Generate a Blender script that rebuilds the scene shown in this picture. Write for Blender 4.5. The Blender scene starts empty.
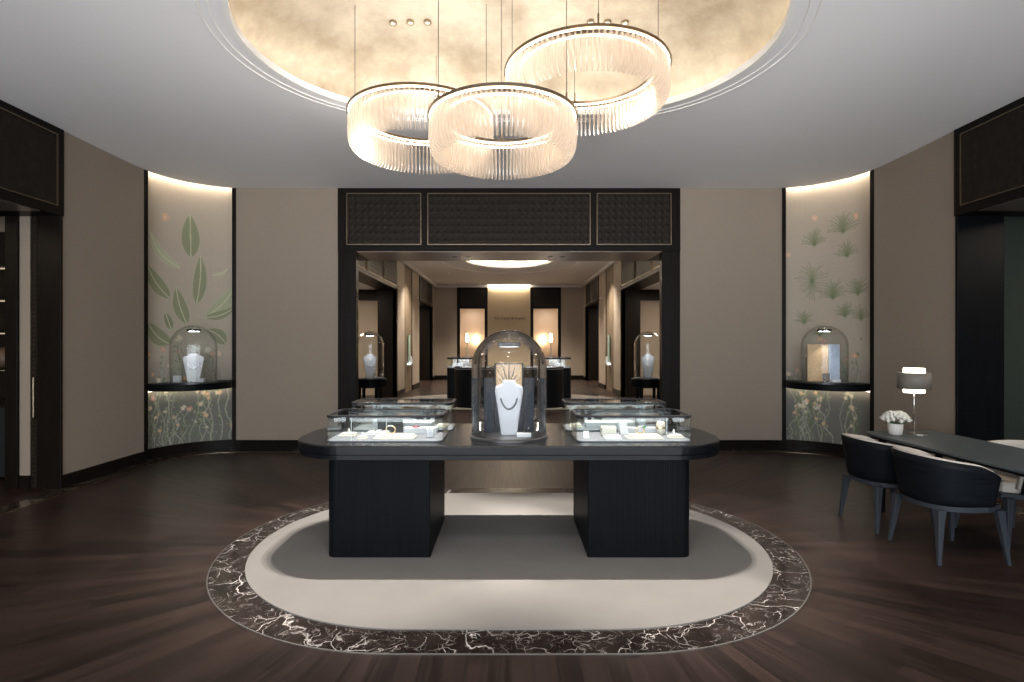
import bpy, math, random
import numpy as np
from mathutils import Vector, Matrix
PI = math.pi
C = bpy.context.scene.collection
sin, cos, R = math.sin, math.cos, math.radians
random.seed(7)

# ---------------------------------------------------------------- materials
MATS = {}
def _mat(name):
    m = bpy.data.materials.new(name); m.use_nodes = True
    nt = m.node_tree; b = nt.nodes['Principled BSDF']
    MATS[name] = m
    return m, nt, b
def N(nt, t, **kw):
    n = nt.nodes.new(t)
    for k, v in kw.items():
        if hasattr(n, k) and not k.startswith('i_'): setattr(n, k, v)
    return n
def L(nt, a, b): nt.links.new(a, b)
def simple(name, col, rough=.5, metal=0, spec=.5, noise=0, scale=30, bump=0, bscale=200, emit=0, ecol=None):
    m, nt, b = _mat(name)
    b.inputs['Base Color'].default_value = (*col, 1)
    b.inputs['Roughness'].default_value = rough
    b.inputs['Metallic'].default_value = metal
    b.inputs['Specular IOR Level'].default_value = spec
    if emit:
        b.inputs['Emission Color'].default_value = (*(ecol or col), 1)
        b.inputs['Emission Strength'].default_value = emit
    tc = N(nt, 'ShaderNodeTexCoord')
    if noise:
        n = N(nt, 'ShaderNodeTexNoise'); n.inputs['Scale'].default_value = scale; n.inputs['Detail'].default_value = 6
        L(nt, tc.outputs['Object'], n.inputs['Vector'])
        r = N(nt, 'ShaderNodeValToRGB')
        r.color_ramp.elements[0].position = .3; r.color_ramp.elements[1].position = .7
        r.color_ramp.elements[0].color = (*[c*(1-noise) for c in col], 1)
        r.color_ramp.elements[1].color = (*[min(1, c*(1+noise)) for c in col], 1)
        L(nt, n.outputs['Fac'], r.inputs['Fac']); L(nt, r.outputs['Color'], b.inputs['Base Color'])
    if bump:
        n2 = N(nt, 'ShaderNodeTexNoise'); n2.inputs['Scale'].default_value = bscale
        L(nt, tc.outputs['Object'], n2.inputs['Vector'])
        bp = N(nt, 'ShaderNodeBump'); bp.inputs['Strength'].default_value = bump; bp.inputs['Distance'].default_value = .002
        L(nt, n2.outputs['Fac'], bp.inputs['Height']); L(nt, bp.outputs['Normal'], b.inputs['Normal'])
    return m
def emitter(name, col, s):
    m = bpy.data.materials.new(name); m.use_nodes = True; nt = m.node_tree; nt.nodes.clear()
    e = N(nt, 'ShaderNodeEmission'); e.inputs['Color'].default_value = (*col, 1); e.inputs['Strength'].default_value = s
    o = N(nt, 'ShaderNodeOutputMaterial'); L(nt, e.outputs[0], o.inputs[0]); MATS[name] = m
    return m
def fabric(name, col, amt=.10, sx=14, sz=420, rough=.9):
    # woven wall cloth: fine horizontal threads with soft slubs
    m, nt, b = _mat(name)
    b.inputs['Roughness'].default_value = rough; b.inputs['Specular IOR Level'].default_value = .2
    tc = N(nt, 'ShaderNodeTexCoord'); mp = N(nt, 'ShaderNodeMapping'); mp.inputs['Scale'].default_value = (sx, sx, sz)
    n = N(nt, 'ShaderNodeTexNoise'); n.inputs['Scale'].default_value = 1; n.inputs['Detail'].default_value = 3
    mp2 = N(nt, 'ShaderNodeMapping'); mp2.inputs['Scale'].default_value = (sz, sz, sx)
    n2 = N(nt, 'ShaderNodeTexNoise'); n2.inputs['Scale'].default_value = 1
    L(nt, tc.outputs['Object'], mp.inputs[0]); L(nt, mp.outputs[0], n.inputs['Vector'])
    L(nt, tc.outputs['Object'], mp2.inputs[0]); L(nt, mp2.outputs[0], n2.inputs['Vector'])
    ad = N(nt, 'ShaderNodeMath', operation='ADD'); L(nt, n.outputs['Fac'], ad.inputs[0]); L(nt, n2.outputs['Fac'], ad.inputs[1])
    mr = N(nt, 'ShaderNodeMapRange'); mr.inputs['From Min'].default_value = .6; mr.inputs['From Max'].default_value = 1.4
    L(nt, ad.outputs[0], mr.inputs['Value'])
    mx = N(nt, 'ShaderNodeMix', data_type='RGBA')
    mx.inputs[6].default_value = (*[c*(1-amt) for c in col], 1); mx.inputs[7].default_value = (*[c*(1+amt) for c in col], 1)
    L(nt, mr.outputs[0], mx.inputs[0]); L(nt, mx.outputs[2], b.inputs['Base Color'])
    bp = N(nt, 'ShaderNodeBump'); bp.inputs['Strength'].default_value = .08; bp.inputs['Distance'].default_value = .001
    L(nt, ad.outputs[0], bp.inputs['Height']); L(nt, bp.outputs[0], b.inputs['Normal'])
    return m
def wood(name, c1, c2, rough=.4, scale=(60, 60, 3), flute=0, spec=.5):
    m, nt, b = _mat(name)
    b.inputs['Roughness'].default_value = rough; b.inputs['Specular IOR Level'].default_value = spec
    tc = N(nt, 'ShaderNodeTexCoord'); mp = N(nt, 'ShaderNodeMapping'); mp.inputs['Scale'].default_value = scale
    n = N(nt, 'ShaderNodeTexNoise'); n.inputs['Scale'].default_value = 1; n.inputs['Detail'].default_value = 8; n.inputs['Distortion'].default_value = .4
    L(nt, tc.outputs['Object'], mp.inputs[0]); L(nt, mp.outputs[0], n.inputs['Vector'])
    r = N(nt, 'ShaderNodeValToRGB'); r.color_ramp.elements[0].position = .3; r.color_ramp.elements[1].position = .7
    r.color_ramp.elements[0].color = (*c1, 1); r.color_ramp.elements[1].color = (*c2, 1)
    L(nt, n.outputs['Fac'], r.inputs['Fac']); L(nt, r.outputs[0], b.inputs['Base Color'])
    bp = N(nt, 'ShaderNodeBump'); bp.inputs['Strength'].default_value = .2; bp.inputs['Distance'].default_value = .002
    L(nt, n.outputs['Fac'], bp.inputs['Height']); L(nt, bp.outputs[0], b.inputs['Normal'])
    return m
def marble(name, base, vein, s=2.0, w=.02):
    m, nt, b = _mat(name)
    b.inputs['Roughness'].default_value = .12
    tc = N(nt, 'ShaderNodeTexCoord')
    nz = N(nt, 'ShaderNodeTexNoise'); nz.inputs['Scale'].default_value = s*1.2; nz.inputs['Detail'].default_value = 5
    L(nt, tc.outputs['Object'], nz.inputs['Vector'])
    mxv = N(nt, 'ShaderNodeMix', data_type='RGBA', blend_type='LINEAR_LIGHT'); mxv.inputs[0].default_value = .28
    L(nt, tc.outputs['Object'], mxv.inputs[6]); L(nt, nz.outputs['Color'], mxv.inputs[7])
    outs = []
    for sc, ww in ((s, w), (s*2.6, w*1.3), (s*6, w*1.6)):
        v = N(nt, 'ShaderNodeTexVoronoi', feature='DISTANCE_TO_EDGE'); v.inputs['Scale'].default_value = sc
        L(nt, mxv.outputs[2], v.inputs['Vector'])
        mr = N(nt, 'ShaderNodeMapRange'); mr.inputs['From Min'].default_value = 0; mr.inputs['From Max'].default_value = ww
        mr.inputs['To Min'].default_value = 1; mr.inputs['To Max'].default_value = 0
        L(nt, v.outputs['Distance'], mr.inputs['Value'])
        # veins fade in and out along their run
        fn = N(nt, 'ShaderNodeTexNoise'); fn.inputs['Scale'].default_value = sc*.9; fn.inputs['Detail'].default_value = 3
        L(nt, tc.outputs['Object'], fn.inputs['Vector'])
        fr = N(nt, 'ShaderNodeMapRange'); fr.inputs['From Min'].default_value = .45; fr.inputs['From Max'].default_value = .68
        L(nt, fn.outputs['Fac'], fr.inputs['Value'])
        mu = N(nt, 'ShaderNodeMath', operation='MULTIPLY'); L(nt, mr.outputs[0], mu.inputs[0]); L(nt, fr.outputs[0], mu.inputs[1])
        outs.append(mu.outputs[0])
    a1 = N(nt, 'ShaderNodeMath', operation='MAXIMUM'); L(nt, outs[0], a1.inputs[0]); L(nt, outs[1], a1.inputs[1])
    h = N(nt, 'ShaderNodeMath', operation='MULTIPLY'); L(nt, outs[2], h.inputs[0]); h.inputs[1].default_value = .45
    a2 = N(nt, 'ShaderNodeMath', operation='MAXIMUM'); L(nt, a1.outputs[0], a2.inputs[0]); L(nt, h.outputs[0], a2.inputs[1])
    cl = N(nt, 'ShaderNodeTexNoise'); cl.inputs['Scale'].default_value = s*2; cl.inputs['Detail'].default_value = 6
    L(nt, tc.outputs['Object'], cl.inputs['Vector'])
    cr = N(nt, 'ShaderNodeValToRGB'); cr.color_ramp.elements[0].position = .35; cr.color_ramp.elements[1].position = .75
    cr.color_ramp.elements[0].color = (*base, 1); cr.color_ramp.elements[1].color = (*[c*2.6 for c in base], 1)
    L(nt, cl.outputs['Fac'], cr.inputs['Fac'])
    mx = N(nt, 'ShaderNodeMix', data_type='RGBA'); mx.inputs[7].default_value = (*vein, 1)
    L(nt, cr.outputs[0], mx.inputs[6]); L(nt, a2.outputs[0], mx.inputs[0]); L(nt, mx.outputs[2], b.inputs['Base Color'])
    return m
def schlick(nt):
    lw = N(nt, 'ShaderNodeLayerWeight'); lw.inputs['Blend'].default_value = .5
    pw = N(nt, 'ShaderNodeMath', operation='POWER'); L(nt, lw.outputs['Facing'], pw.inputs[0]); pw.inputs[1].default_value = 5
    ma = N(nt, 'ShaderNodeMath', operation='MULTIPLY_ADD'); L(nt, pw.outputs[0], ma.inputs[0]); ma.inputs[1].default_value = .93; ma.inputs[2].default_value = .04
    return ma
def pane_glass(name, tint=(1, 1, 1), k=1.0):
    # clear flat glazing: passes light straight through, mirrors by Fresnel
    m = bpy.data.materials.new(name); m.use_nodes = True; nt = m.node_tree; nt.nodes.clear()
    t = N(nt, 'ShaderNodeBsdfTransparent'); t.inputs[0].default_value = (*tint, 1)
    g = N(nt, 'ShaderNodeBsdfGlossy'); g.inputs['Roughness'].default_value = .01
    mu = schlick(nt)
    mx = N(nt, 'ShaderNodeMixShader'); L(nt, mu.outputs[0], mx.inputs[0]); L(nt, t.outputs[0], mx.inputs[1]); L(nt, g.outputs[0], mx.inputs[2])
    o = N(nt, 'ShaderNodeOutputMaterial'); L(nt, mx.outputs[0], o.inputs[0]); MATS[name] = m
    return m

M = MATS
simple('ceiling_paint', (.80, .79, .80), .85, bump=.05, bscale=300)
simple('ceiling_bead', (.82, .81, .78), .6)
fabric('wall_cloth', (.315, .258, .207), .09)
fabric('mural_cloth', (.20, .155, .11), .2)
fabric('far_cloth', (.42, .355, .29), .08)
fabric('gold_cloth', (.62, .50, .34), .10, sx=420, sz=6)
fabric('green_cloth', (.020, .027, .023), .15)
wood('black_wood', (.0025, .003, .0038), (.0052, .0062, .008), .42, (90, 90, 2), spec=.07)
wood('tabletop_wood', (.0028, .0034, .0044), (.006, .0072, .0094), .26, (90, 90, 2), spec=.3)
wood('door_wood', (.006, .0047, .004), (.0125, .0096, .0078), .38, (70, 70, 2), spec=.09)
simple('soffit_satin', (.30, .25, .22), .35, metal=.75)
wood('quilt_wood', (.011, .008, .006), (.021, .0155, .0115), .5, (30, 30, 5), spec=.15)
wood('chair_shell', (.004, .005, .007), (.009, .011, .014), .45, (4, 4, 60), spec=.08)
simple('chair_leg', (.036, .041, .050), .5, spec=.15)
simple('upholstery', (.55, .50, .45), .9, bump=.2, bscale=500)
simple('desk_top', (.062, .078, .086), .45, noise=.12, scale=8)
simple('brass', (.34, .27, .19), .3, metal=1)
simple('bronze', (.22, .17, .12), .32, metal=1)
simple('steel', (.55, .53, .50), .25, metal=1)
simple('dark_steel', (.10, .10, .105), .35, metal=.8)
simple('black_plastic', (.008, .008, .009), .3)
simple('white_leather', (.55, .55, .57), .55, bump=.1, bscale=400)
simple('cream_leather', (.56, .52, .44), .6, bump=.1, bscale=400)
simple('case_floor', (.13, .135, .155), .6)
simple('silver', (.85, .86, .90), .12, metal=1)
simple('gold', (.85, .60, .28), .15, metal=1)
simple('ruby', (.35, .02, .05), .08)
simple('emerald', (.02, .25, .14), .08)
simple('card', (.85, .85, .84), .7)
simple('ceramic', (.62, .60, .57), .5)
simple('petal', (.88, .86, .80), .8)
simple('leaf', (.06, .12, .04), .6)
simple('stem_green', (.05, .09, .03), .6)
simple('shade_mesh', (.16, .14, .12), .6)
simple('rug_cream', (.152, .144, .136), .95, noise=.06, scale=3, bump=.35, bscale=400)
simple('dark_lettering', (.03, .025, .02), .5)
simple('amber_panel', (.66, .42, .21), .4, noise=.12, scale=30)
simple('smoke_panel', (.045, .05, .06), .6, spec=.2)
simple('frame_black', (.02, .02, .022), .4, spec=.2)
simple('inlay_metal', (.16, .15, .14), .4, metal=.6)
simple('blue_silver', (.55, .62, .75), .5, metal=0, noise=.1, scale=20)
fabric('lobby_cloth', (.60, .50, .42), .06)
simple('pale_green', (.35, .50, .42), .5)
simple('teal_fabric', (.004, .008, .010), .8)
simple('brown_leather', (.12, .07, .04), .5)
marble('marble_dark', (.011, .008, .007), (.62, .58, .56), 2.6, .018)
marble('marble_edge', (.012, .009, .007), (.42, .34, .26), 3.4, .03)
def thin_glass(name):
    m = bpy.data.materials.new(name); m.use_nodes = True; nt = m.node_tree; nt.nodes.clear(); MATS[name] = m
    lw = N(nt, 'ShaderNodeLayerWeight'); lw.inputs['Blend'].default_value = .5
    rp = N(nt, 'ShaderNodeValToRGB'); e = rp.color_ramp.elements; e[0].position = .82; e[0].color = (.98, .99, .99, 1); e[1].position = 1; e[1].color = (.62, .66, .68, 1)
    L(nt, lw.outputs['Facing'], rp.inputs[0])
    t = N(nt, 'ShaderNodeBsdfTransparent'); L(nt, rp.outputs[0], t.inputs[0])
    g = N(nt, 'ShaderNodeBsdfGlossy'); g.inputs['Roughness'].default_value = .02
    f = schlick(nt); f.inputs[1].default_value = 1.5; f.inputs[2].default_value = .02
    mx = N(nt, 'ShaderNodeMixShader'); L(nt, f.outputs[0], mx.inputs[0]); L(nt, t.outputs[0], mx.inputs[1]); L(nt, g.outputs[0], mx.inputs[2])
    o = N(nt, 'ShaderNodeOutputMaterial'); L(nt, mx.outputs[0], o.inputs[0])
thin_glass('bell_glass')
pane_glass('case_glass', (.97, .99, .985), 1.0)
simple('glass_edge', (.60, .68, .68), .1)
m, nt, b = _mat('dome_glass'); b.inputs['Transmission Weight'].default_value = 1; b.inputs['Roughness'].default_value = .0
b.inputs['IOR'].default_value = 1.47; b.inputs['Base Color'].default_value = (.97, .98, .98, 1)

# heavy blown glass: partly straight-through, partly bending the view like a thick wall
m = bpy.data.materials.new('heavy_bell_glass'); m.use_nodes = True; nt = m.node_tree; nt.nodes.clear(); MATS['heavy_bell_glass'] = m
gb = N(nt, 'ShaderNodeBsdfGlass'); gb.inputs['IOR'].default_value = 1.47; gb.inputs['Roughness'].default_value = 0
tb = N(nt, 'ShaderNodeBsdfTransparent'); tb.inputs[0].default_value = (.97, .98, .99, 1)
g2_ = N(nt, 'ShaderNodeBsdfGlossy'); g2_.inputs['Roughness'].default_value = .02; fs = schlick(nt); fs.inputs[1].default_value = 1.6; fs.inputs[2].default_value = .014
m1 = N(nt, 'ShaderNodeMixShader'); L(nt, fs.outputs[0], m1.inputs[0]); L(nt, tb.outputs[0], m1.inputs[1]); L(nt, g2_.outputs[0], m1.inputs[2])
lw_ = N(nt, 'ShaderNodeLayerWeight'); lw_.inputs['Blend'].default_value = .5
mr_ = N(nt, 'ShaderNodeMapRange'); mr_.inputs['From Min'].default_value = .30; mr_.inputs['From Max'].default_value = .6; mr_.inputs['To Min'].default_value = .04; mr_.inputs['To Max'].default_value = .75
L(nt, lw_.outputs['Facing'], mr_.inputs['Value'])
m2 = N(nt, 'ShaderNodeMixShader'); L(nt, mr_.outputs[0], m2.inputs[0]); L(nt, m1.outputs[0], m2.inputs[1]); L(nt, gb.outputs[0], m2.inputs[2])
o = N(nt, 'ShaderNodeOutputMaterial'); L(nt, m2.outputs[0], o.inputs[0])
emitter('cove_led', (1.0, .87, .70), 13)
emitter('niche_led', (1.0, .88, .70), 36)
emitter('wash_led', (1.0, .84, .62), 80)
emitter('counter_led', (.92, .96, 1.0), 14)
emitter('shelf_led', (1.0, .88, .70), 9)
emitter('case_led', (.93, .96, 1.0), 22)
emitter('dome_led', (.95, .97, 1.0), 16)
emitter('centre_led', (.95, .97, 1.0), 2.5)
emitter('ring_led', (1.0, .84, .68), 13)
emitter('added_ring_uplight', (1.0, .93, .87), 28)
emitter('lamp_glow', (1.0, .88, .74), 4)
emitter('sconce_glow', (1.0, .74, .45), 28)
emitter('spot_lens', (1.0, .9, .75), 1.5)
emitter('far_cove', (1.0, .86, .68), 60)
emitter('shelf_glow', (1.0, .80, .55), .45)

# luminous acrylic of the chandelier fins: clear body carrying the ring's light
m = bpy.data.materials.new('fin_acrylic'); m.use_nodes = True; nt = m.node_tree; nt.nodes.clear(); M['fin_acrylic'] = m
t = N(nt, 'ShaderNodeBsdfTransparent'); tr = N(nt, 'ShaderNodeBsdfTranslucent'); tr.inputs[0].default_value = (.95, .88, .80, 1)
gl = N(nt, 'ShaderNodeBsdfGlossy'); gl.inputs['Roughness'].default_value = .15
em = N(nt, 'ShaderNodeEmission'); em.inputs['Color'].default_value = (1.0, .78, .58, 1); em.inputs['Strength'].default_value = .08
m1 = N(nt, 'ShaderNodeMixShader'); m1.inputs[0].default_value = .30; L(nt, t.outputs[0], m1.inputs[1]); L(nt, tr.outputs[0], m1.inputs[2])
m2 = N(nt, 'ShaderNodeMixShader'); m2.inputs[0].default_value = .10; L(nt, m1.outputs[0], m2.inputs[1]); L(nt, gl.outputs[0], m2.inputs[2])
ad = N(nt, 'ShaderNodeAddShader'); L(nt, m2.outputs[0], ad.inputs[0]); L(nt, em.outputs[0], ad.inputs[1])
o = N(nt, 'ShaderNodeOutputMaterial'); L(nt, ad.outputs[0], o.inputs[0])

# gold leaf of the dome
m, nt, b = _mat('gold_leaf'); b.inputs['Metallic'].default_value = .45; b.inputs['Roughness'].default_value = .5
tc = N(nt, 'ShaderNodeTexCoord'); n = N(nt, 'ShaderNodeTexNoise'); n.inputs['Scale'].default_value = 1.6; n.inputs['Detail'].default_value = 8; n.inputs['Roughness'].default_value = .65
L(nt, tc.outputs['Object'], n.inputs['Vector'])
r = N(nt, 'ShaderNodeValToRGB'); e = r.color_ramp.elements; e[0].position = .32; e[1].position = .66
e[0].color = (.27, .22, .155, 1); e[1].color = (.53, .475, .38, 1)
L(nt, n.outputs['Fac'], r.inputs['Fac']); L(nt, r.outputs[0], b.inputs['Base Color'])
br = N(nt, 'ShaderNodeTexBrick'); br.inputs['Scale'].default_value = 1.0; br.offset = 0
br.inputs['Brick Width'].default_value = .14; br.inputs['Row Height'].default_value = .14; br.inputs['Mortar Size'].default_value = .0015
L(nt, tc.outputs['Object'], br.inputs['Vector'])
bp = N(nt, 'ShaderNodeBump'); bp.inputs['Strength'].default_value = .08; bp.inputs['Distance'].default_value = .002
L(nt, br.outputs['Fac'], bp.inputs['Height']); L(nt, bp.outputs[0], b.inputs['Normal'])

# floorboards fanning out from the oval inlay
m, nt, b = _mat('fan_boards'); b.inputs['Specular IOR Level'].default_value = .28
tc = N(nt, 'ShaderNodeTexCoord'); sp = N(nt, 'ShaderNodeSeparateXYZ'); L(nt, tc.outputs['Object'], sp.inputs[0])
def mth(op, a, bb=None, c=None):
    n = N(nt, 'ShaderNodeMath', operation=op)
    for i, v in enumerate((a, bb, c)):
        if v is None: continue
        if isinstance(v, (int, float)): n.inputs[i].default_value = v
        else: L(nt, v, n.inputs[i])
    return n.outputs[0]
cx = mth('MAXIMUM', mth('MINIMUM', sp.outputs[0], .6), -.6)
xs = mth('SUBTRACT', sp.outputs[0], cx); ys = mth('SUBTRACT', sp.outputs[1], 4.45)
ang = mth('ARCTAN2', xs, ys); rad = mth('SQRT', mth('ADD', mth('MULTIPLY', xs, xs), mth('MULTIPLY', ys, ys)))
sgn = mth('SIGN', ys)
u = mth('ADD', mth('MULTIPLY', ang, 2.2), mth('MULTIPLY', cx, sgn))
ub = mth('DIVIDE', u, .115); pid = mth('FLOOR', ub)
wn = N(nt, 'ShaderNodeTexWhiteNoise', noise_dimensions='1D'); L(nt, pid, wn.inputs['W'])
vlen = mth('DIVIDE', mth('ADD', rad, mth('MULTIPLY', wn.outputs['Value'], 3)), 1.3); bid = mth('FLOOR', vlen)
wn2 = N(nt, 'ShaderNodeTexWhiteNoise', noise_dimensions='2D'); cv = N(nt, 'ShaderNodeCombineXYZ'); L(nt, pid, cv.inputs[0]); L(nt, bid, cv.inputs[1]); L(nt, cv.outputs[0], wn2.inputs['Vector'])
gv = N(nt, 'ShaderNodeCombineXYZ'); L(nt, mth('MULTIPLY', u, 46), gv.inputs[0]); L(nt, mth('MULTIPLY', rad, 1.3), gv.inputs[1]); L(nt, mth('MULTIPLY', pid, 3.7), gv.inputs[2])
gn = N(nt, 'ShaderNodeTexNoise'); gn.inputs['Scale'].default_value = 1; gn.inputs['Detail'].default_value = 7; gn.inputs['Distortion'].default_value = .6; L(nt, gv.outputs[0], gn.inputs['Vector'])
tone = mth('ADD', mth('MULTIPLY', wn2.outputs['Value'], .36), mth('MULTIPLY', gn.outputs['Fac'], .78))
r = N(nt, 'ShaderNodeValToRGB'); e = r.color_ramp.elements; e[0].position = .30; e[1].position = .85
e[0].color = (.008, .0047, .0040, 1); e[1].color = (.041, .025, .0205, 1)
L(nt, tone, r.inputs['Fac'])
fr = mth('FRACT', ub); edge = mth('LESS_THAN', mth('MINIMUM', fr, mth('SUBTRACT', 1.0, fr)), .012)
mx = N(nt, 'ShaderNodeMix', data_type='RGBA'); L(nt, edge, mx.inputs[0]); L(nt, r.outputs[0], mx.inputs[6]); mx.inputs[7].default_value = (.008, .006, .005, 1)
L(nt, mx.outputs[2], b.inputs['Base Color'])
L(nt, mth('ADD', .24, mth('MULTIPLY', gn.outputs['Fac'], .22)), b.inputs['Roughness'])
bp = N(nt, 'ShaderNodeBump'); bp.inputs['Strength'].default_value = .12; bp.inputs['Distance'].default_value = .002
L(nt, gn.outputs['Fac'], bp.inputs['Height']); L(nt, bp.outputs[0], b.inputs['Normal'])

# painted silk: colours come from the panel's own painted pattern
m, nt, b = _mat('painted_silk'); b.inputs['Roughness'].default_value = .7; b.inputs['Specular IOR Level'].default_value = .3
at = N(nt, 'ShaderNodeVertexColor'); at.layer_name = 'Paint'; L(nt, at.outputs[0], b.inputs['Base Color'])

# ---------------------------------------------------------------- mesh helpers
class MB:
    def __init__(s): s.v = []; s.f = []; s.mi = []; s.cur = 0; s.sm = []; s.smooth = False
    def add(s, vs, fs):
        b = len(s.v); s.v += [tuple(p) for p in vs]
        for f in fs: s.f.append(tuple(b+i for i in f)); s.mi.append(s.cur); s.sm.append(s.smooth)
        return s
    def box(s, x0, y0, z0, x1, y1, z1, rot=0, tilt=None):
        vs = [(x, y, z) for z in (z0, z1) for (x, y) in ((x0, y0), (x1, y0), (x1, y1), (x0, y1))]
        if rot or tilt:
            cx, cy = (x0+x1)/2, (y0+y1)/2
            Mx = Matrix.Rotation(rot, 4, 'Z') @ (Matrix.Rotation(tilt, 4, 'X') if tilt else Matrix())
            vs = [tuple(Mx @ Vector((x-cx, y-cy, z-z0)) + Vector((cx, cy, z0))) for x, y, z in vs]
        return s.add(vs, [(3, 2, 1, 0), (4, 5, 6, 7), (0, 1, 5, 4), (1, 2, 6, 5), (2, 3, 7, 6), (3, 0, 4, 7)])
    def prism(s, poly, z0, z1, top_inset=None):
        n = len(poly)
        vs = [(x, y, z0) for x, y in poly] + [(x, y, z1) for x, y in poly]
        sm = s.smooth; s.smooth = False
        s.add(vs, [tuple(range(n))[::-1], tuple(range(n, 2*n))] + [(i, (i+1) % n, n+(i+1) % n, n+i) for i in range(n)])
        s.smooth = sm; return s
    def ring(s, outer, inner, z0, z1):
        n = len(outer)
        vs = [(x, y, z0) for x, y in outer] + [(x, y, z0) for x, y in inner] + [(x, y, z1) for x, y in outer] + [(x, y, z1) for x, y in inner]
        fs = []
        for i in range(n):
            j = (i+1) % n
            fs += [(i, j, 2*n+j, 2*n+i), (n+j, n+i, 3*n+i, 3*n+j), (2*n+i, 2*n+j, 3*n+j, 3*n+i), (j, i, n+i, n+j)]
        return s.add(vs, fs)
    def loft(s, loops, close_ends=True):
        n = len(loops[0]); vs = [p for l in loops for p in l]; fs = []
        for k in range(len(loops)-1):
            for i in range(n):
                j = (i+1) % n
                fs.append((k*n+i, k*n+j, (k+1)*n+j, (k+1)*n+i))
        if close_ends:
            fs.append(tuple(range(n))[::-1]); fs.append(tuple((len(loops)-1)*n+i for i in range(n)))
        return s.add(vs, fs)
    def ribbon(s, pts, th, z0, z1):
        # a wall along 2D points, thickened to the left of travel by th
        off = offset_path(pts, th)
        n = len(pts); vs = [(x, y, z) for z in (z0, z1) for (x, y) in pts] + [(x, y, z) for z in (z0, z1) for (x, y) in off]
        fs = []
        for i in range(n-1):
            fs += [(i, i+1, n+i+1, n+i), (2*n+i+1, 2*n+i, 3*n+i, 3*n+i+1), (n+i, n+i+1, 3*n+i+1, 3*n+i), (i+1, i, 2*n+i, 2*n+i+1)]
        fs += [(0, n, 3*n, 2*n), (n-1, 3*n-1, 4*n-1, 2*n-1)]
        return s.add(vs, fs)
    def lathe(s, prof, c=(0, 0, 0), n=48, caps=True):
        loops = [[(c[0]+r*cos(2*PI*i/n), c[1]+r*sin(2*PI*i/n), c[2]+z) for i in range(n)] for r, z in prof]
        return s.loft(loops, caps)
    def tube(s, pts, r, n=8, closed=False):
        pts = [Vector(p) for p in pts]; loops = []; m = len(pts)
        rs = r if isinstance(r, (list, tuple)) else [r]*m
        up = None
        for i, p in enumerate(pts):
            if closed: d = pts[(i+1) % m]-pts[i-1]
            else: d = pts[min(i+1, m-1)]-pts[max(i-1, 0)]
            d.normalize()
            if up is None: up = Vector((0, 0, 1)) if abs(d.z) < .9 else Vector((1, 0, 0))
            a = d.cross(up).normalized(); bb = a.cross(d).normalized(); up = bb
            loops.append([tuple(p+rs[i]*(a*cos(2*PI*k/n)+bb*sin(2*PI*k/n))) for k in range(n)])
        if closed: loops.append(loops[0]); return s.loft(loops, False)
        return s.loft(loops, True)
    def ball(s, c, r, n=10, sz=1):
        prof = [(max(1e-4, r*sin(PI*k/n)), -r*sz*cos(PI*k/n)) for k in range(n+1)]
        return s.lathe(prof, c, n*2 if n > 5 else 8)
    def xf(s, Mx):
        s.v = [tuple(Mx @ Vector(p)) for p in s.v]; return s
    def build(s, name, mats, parent=None, bevel=0, seg=2, smooth=None):
        me = bpy.data.meshes.new(name); me.from_pydata(s.v, [], s.f)
        if isinstance(mats, str): mats = [mats]
        for m in mats: me.materials.append(MATS[m])
        me.polygons.foreach_set('material_index', s.mi)
        sm = s.sm if smooth is None else [smooth]*len(s.f)
        me.polygons.foreach_set('use_smooth', sm)
        me.update()
        import bmesh
        bm = bmesh.new(); bm.from_mesh(me); bmesh.ops.recalc_face_normals(bm, faces=bm.faces); bm.to_mesh(me); bm.free()
        o = bpy.data.objects.new(name, me); C.objects.link(o)
        if parent: o.parent = parent
        if bevel:
            md = o.modifiers.new('b', 'BEVEL'); md.width = bevel; md.segments = seg; md.limit_method = 'ANGLE'; md.angle_limit = R(40)
        return o
def offset_path(pts, th):
    out = []; n = len(pts)
    for i in range(n):
        a = Vector(pts[max(i-1, 0)]); b2 = Vector(pts[min(i+1, n-1)]); p = Vector(pts[i])
        d1 = (p-a).normalized() if i > 0 else (b2-p).normalized(); d2 = (b2-p).normalized() if i < n-1 else d1
        nn = Vector((-(d1+d2).y, (d1+d2).x)).normalized(); k = max(.3, nn.dot(Vector((-d1.y, d1.x))))
        q = p+nn*th/k; out.append((q.x, q.y))
    return out
def rrect(x0, y0, x1, y1, r, n=8):
    out = []
    for cx, cy, a in ((x1-r, y0+r, -90), (x1-r, y1-r, 0), (x0+r, y1-r, 90), (x0+r, y0+r, 180)):
        for k in range(n+1):
            t = R(a+90*k/n); out.append((cx+r*cos(t), cy+r*sin(t)))
    return out
def stadium(a, r, cy=0, n=32, cx=0):
    out = []
    for k in range(n+1):
        t = R(-90+180*k/n); out.append((cx+a+r*cos(t), cy+r*sin(t)))
    for k in range(n+1):
        t = R(90+180*k/n); out.append((cx-a+r*cos(t), cy+r*sin(t)))
    return out
def arc(cx, cy, r, a0, a1, n=24): return [(cx+r*cos(R(a0+(a1-a0)*k/n)), cy+r*sin(R(a0+(a1-a0)*k/n))) for k in range(n+1)]
def thing(name, label, cat, loc=(0, 0, 0), rz=0, group=None):
    o = bpy.data.objects.new(name, None); C.objects.link(o); o.empty_display_size = .1
    o.location = loc; o.rotation_euler = (0, 0, rz); o['label'] = label; o['category'] = cat
    if group: o['group'] = group
    return o
def tag(o, label, cat, group=None):
    o['label'] = label; o['category'] = cat
    if group: o['group'] = group
    return o
def struct(o, label=None):
    o['kind'] = 'structure'
    if label: o['label'] = label
    return o
def semp(name, loc=(0, 0, 0), rz=0, label=None):
    o = bpy.data.objects.new(name, None); C.objects.link(o); o.location = loc; o.rotation_euler = (0, 0, rz); o['kind'] = 'structure'
    if label: o['label'] = label
    return o
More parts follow.
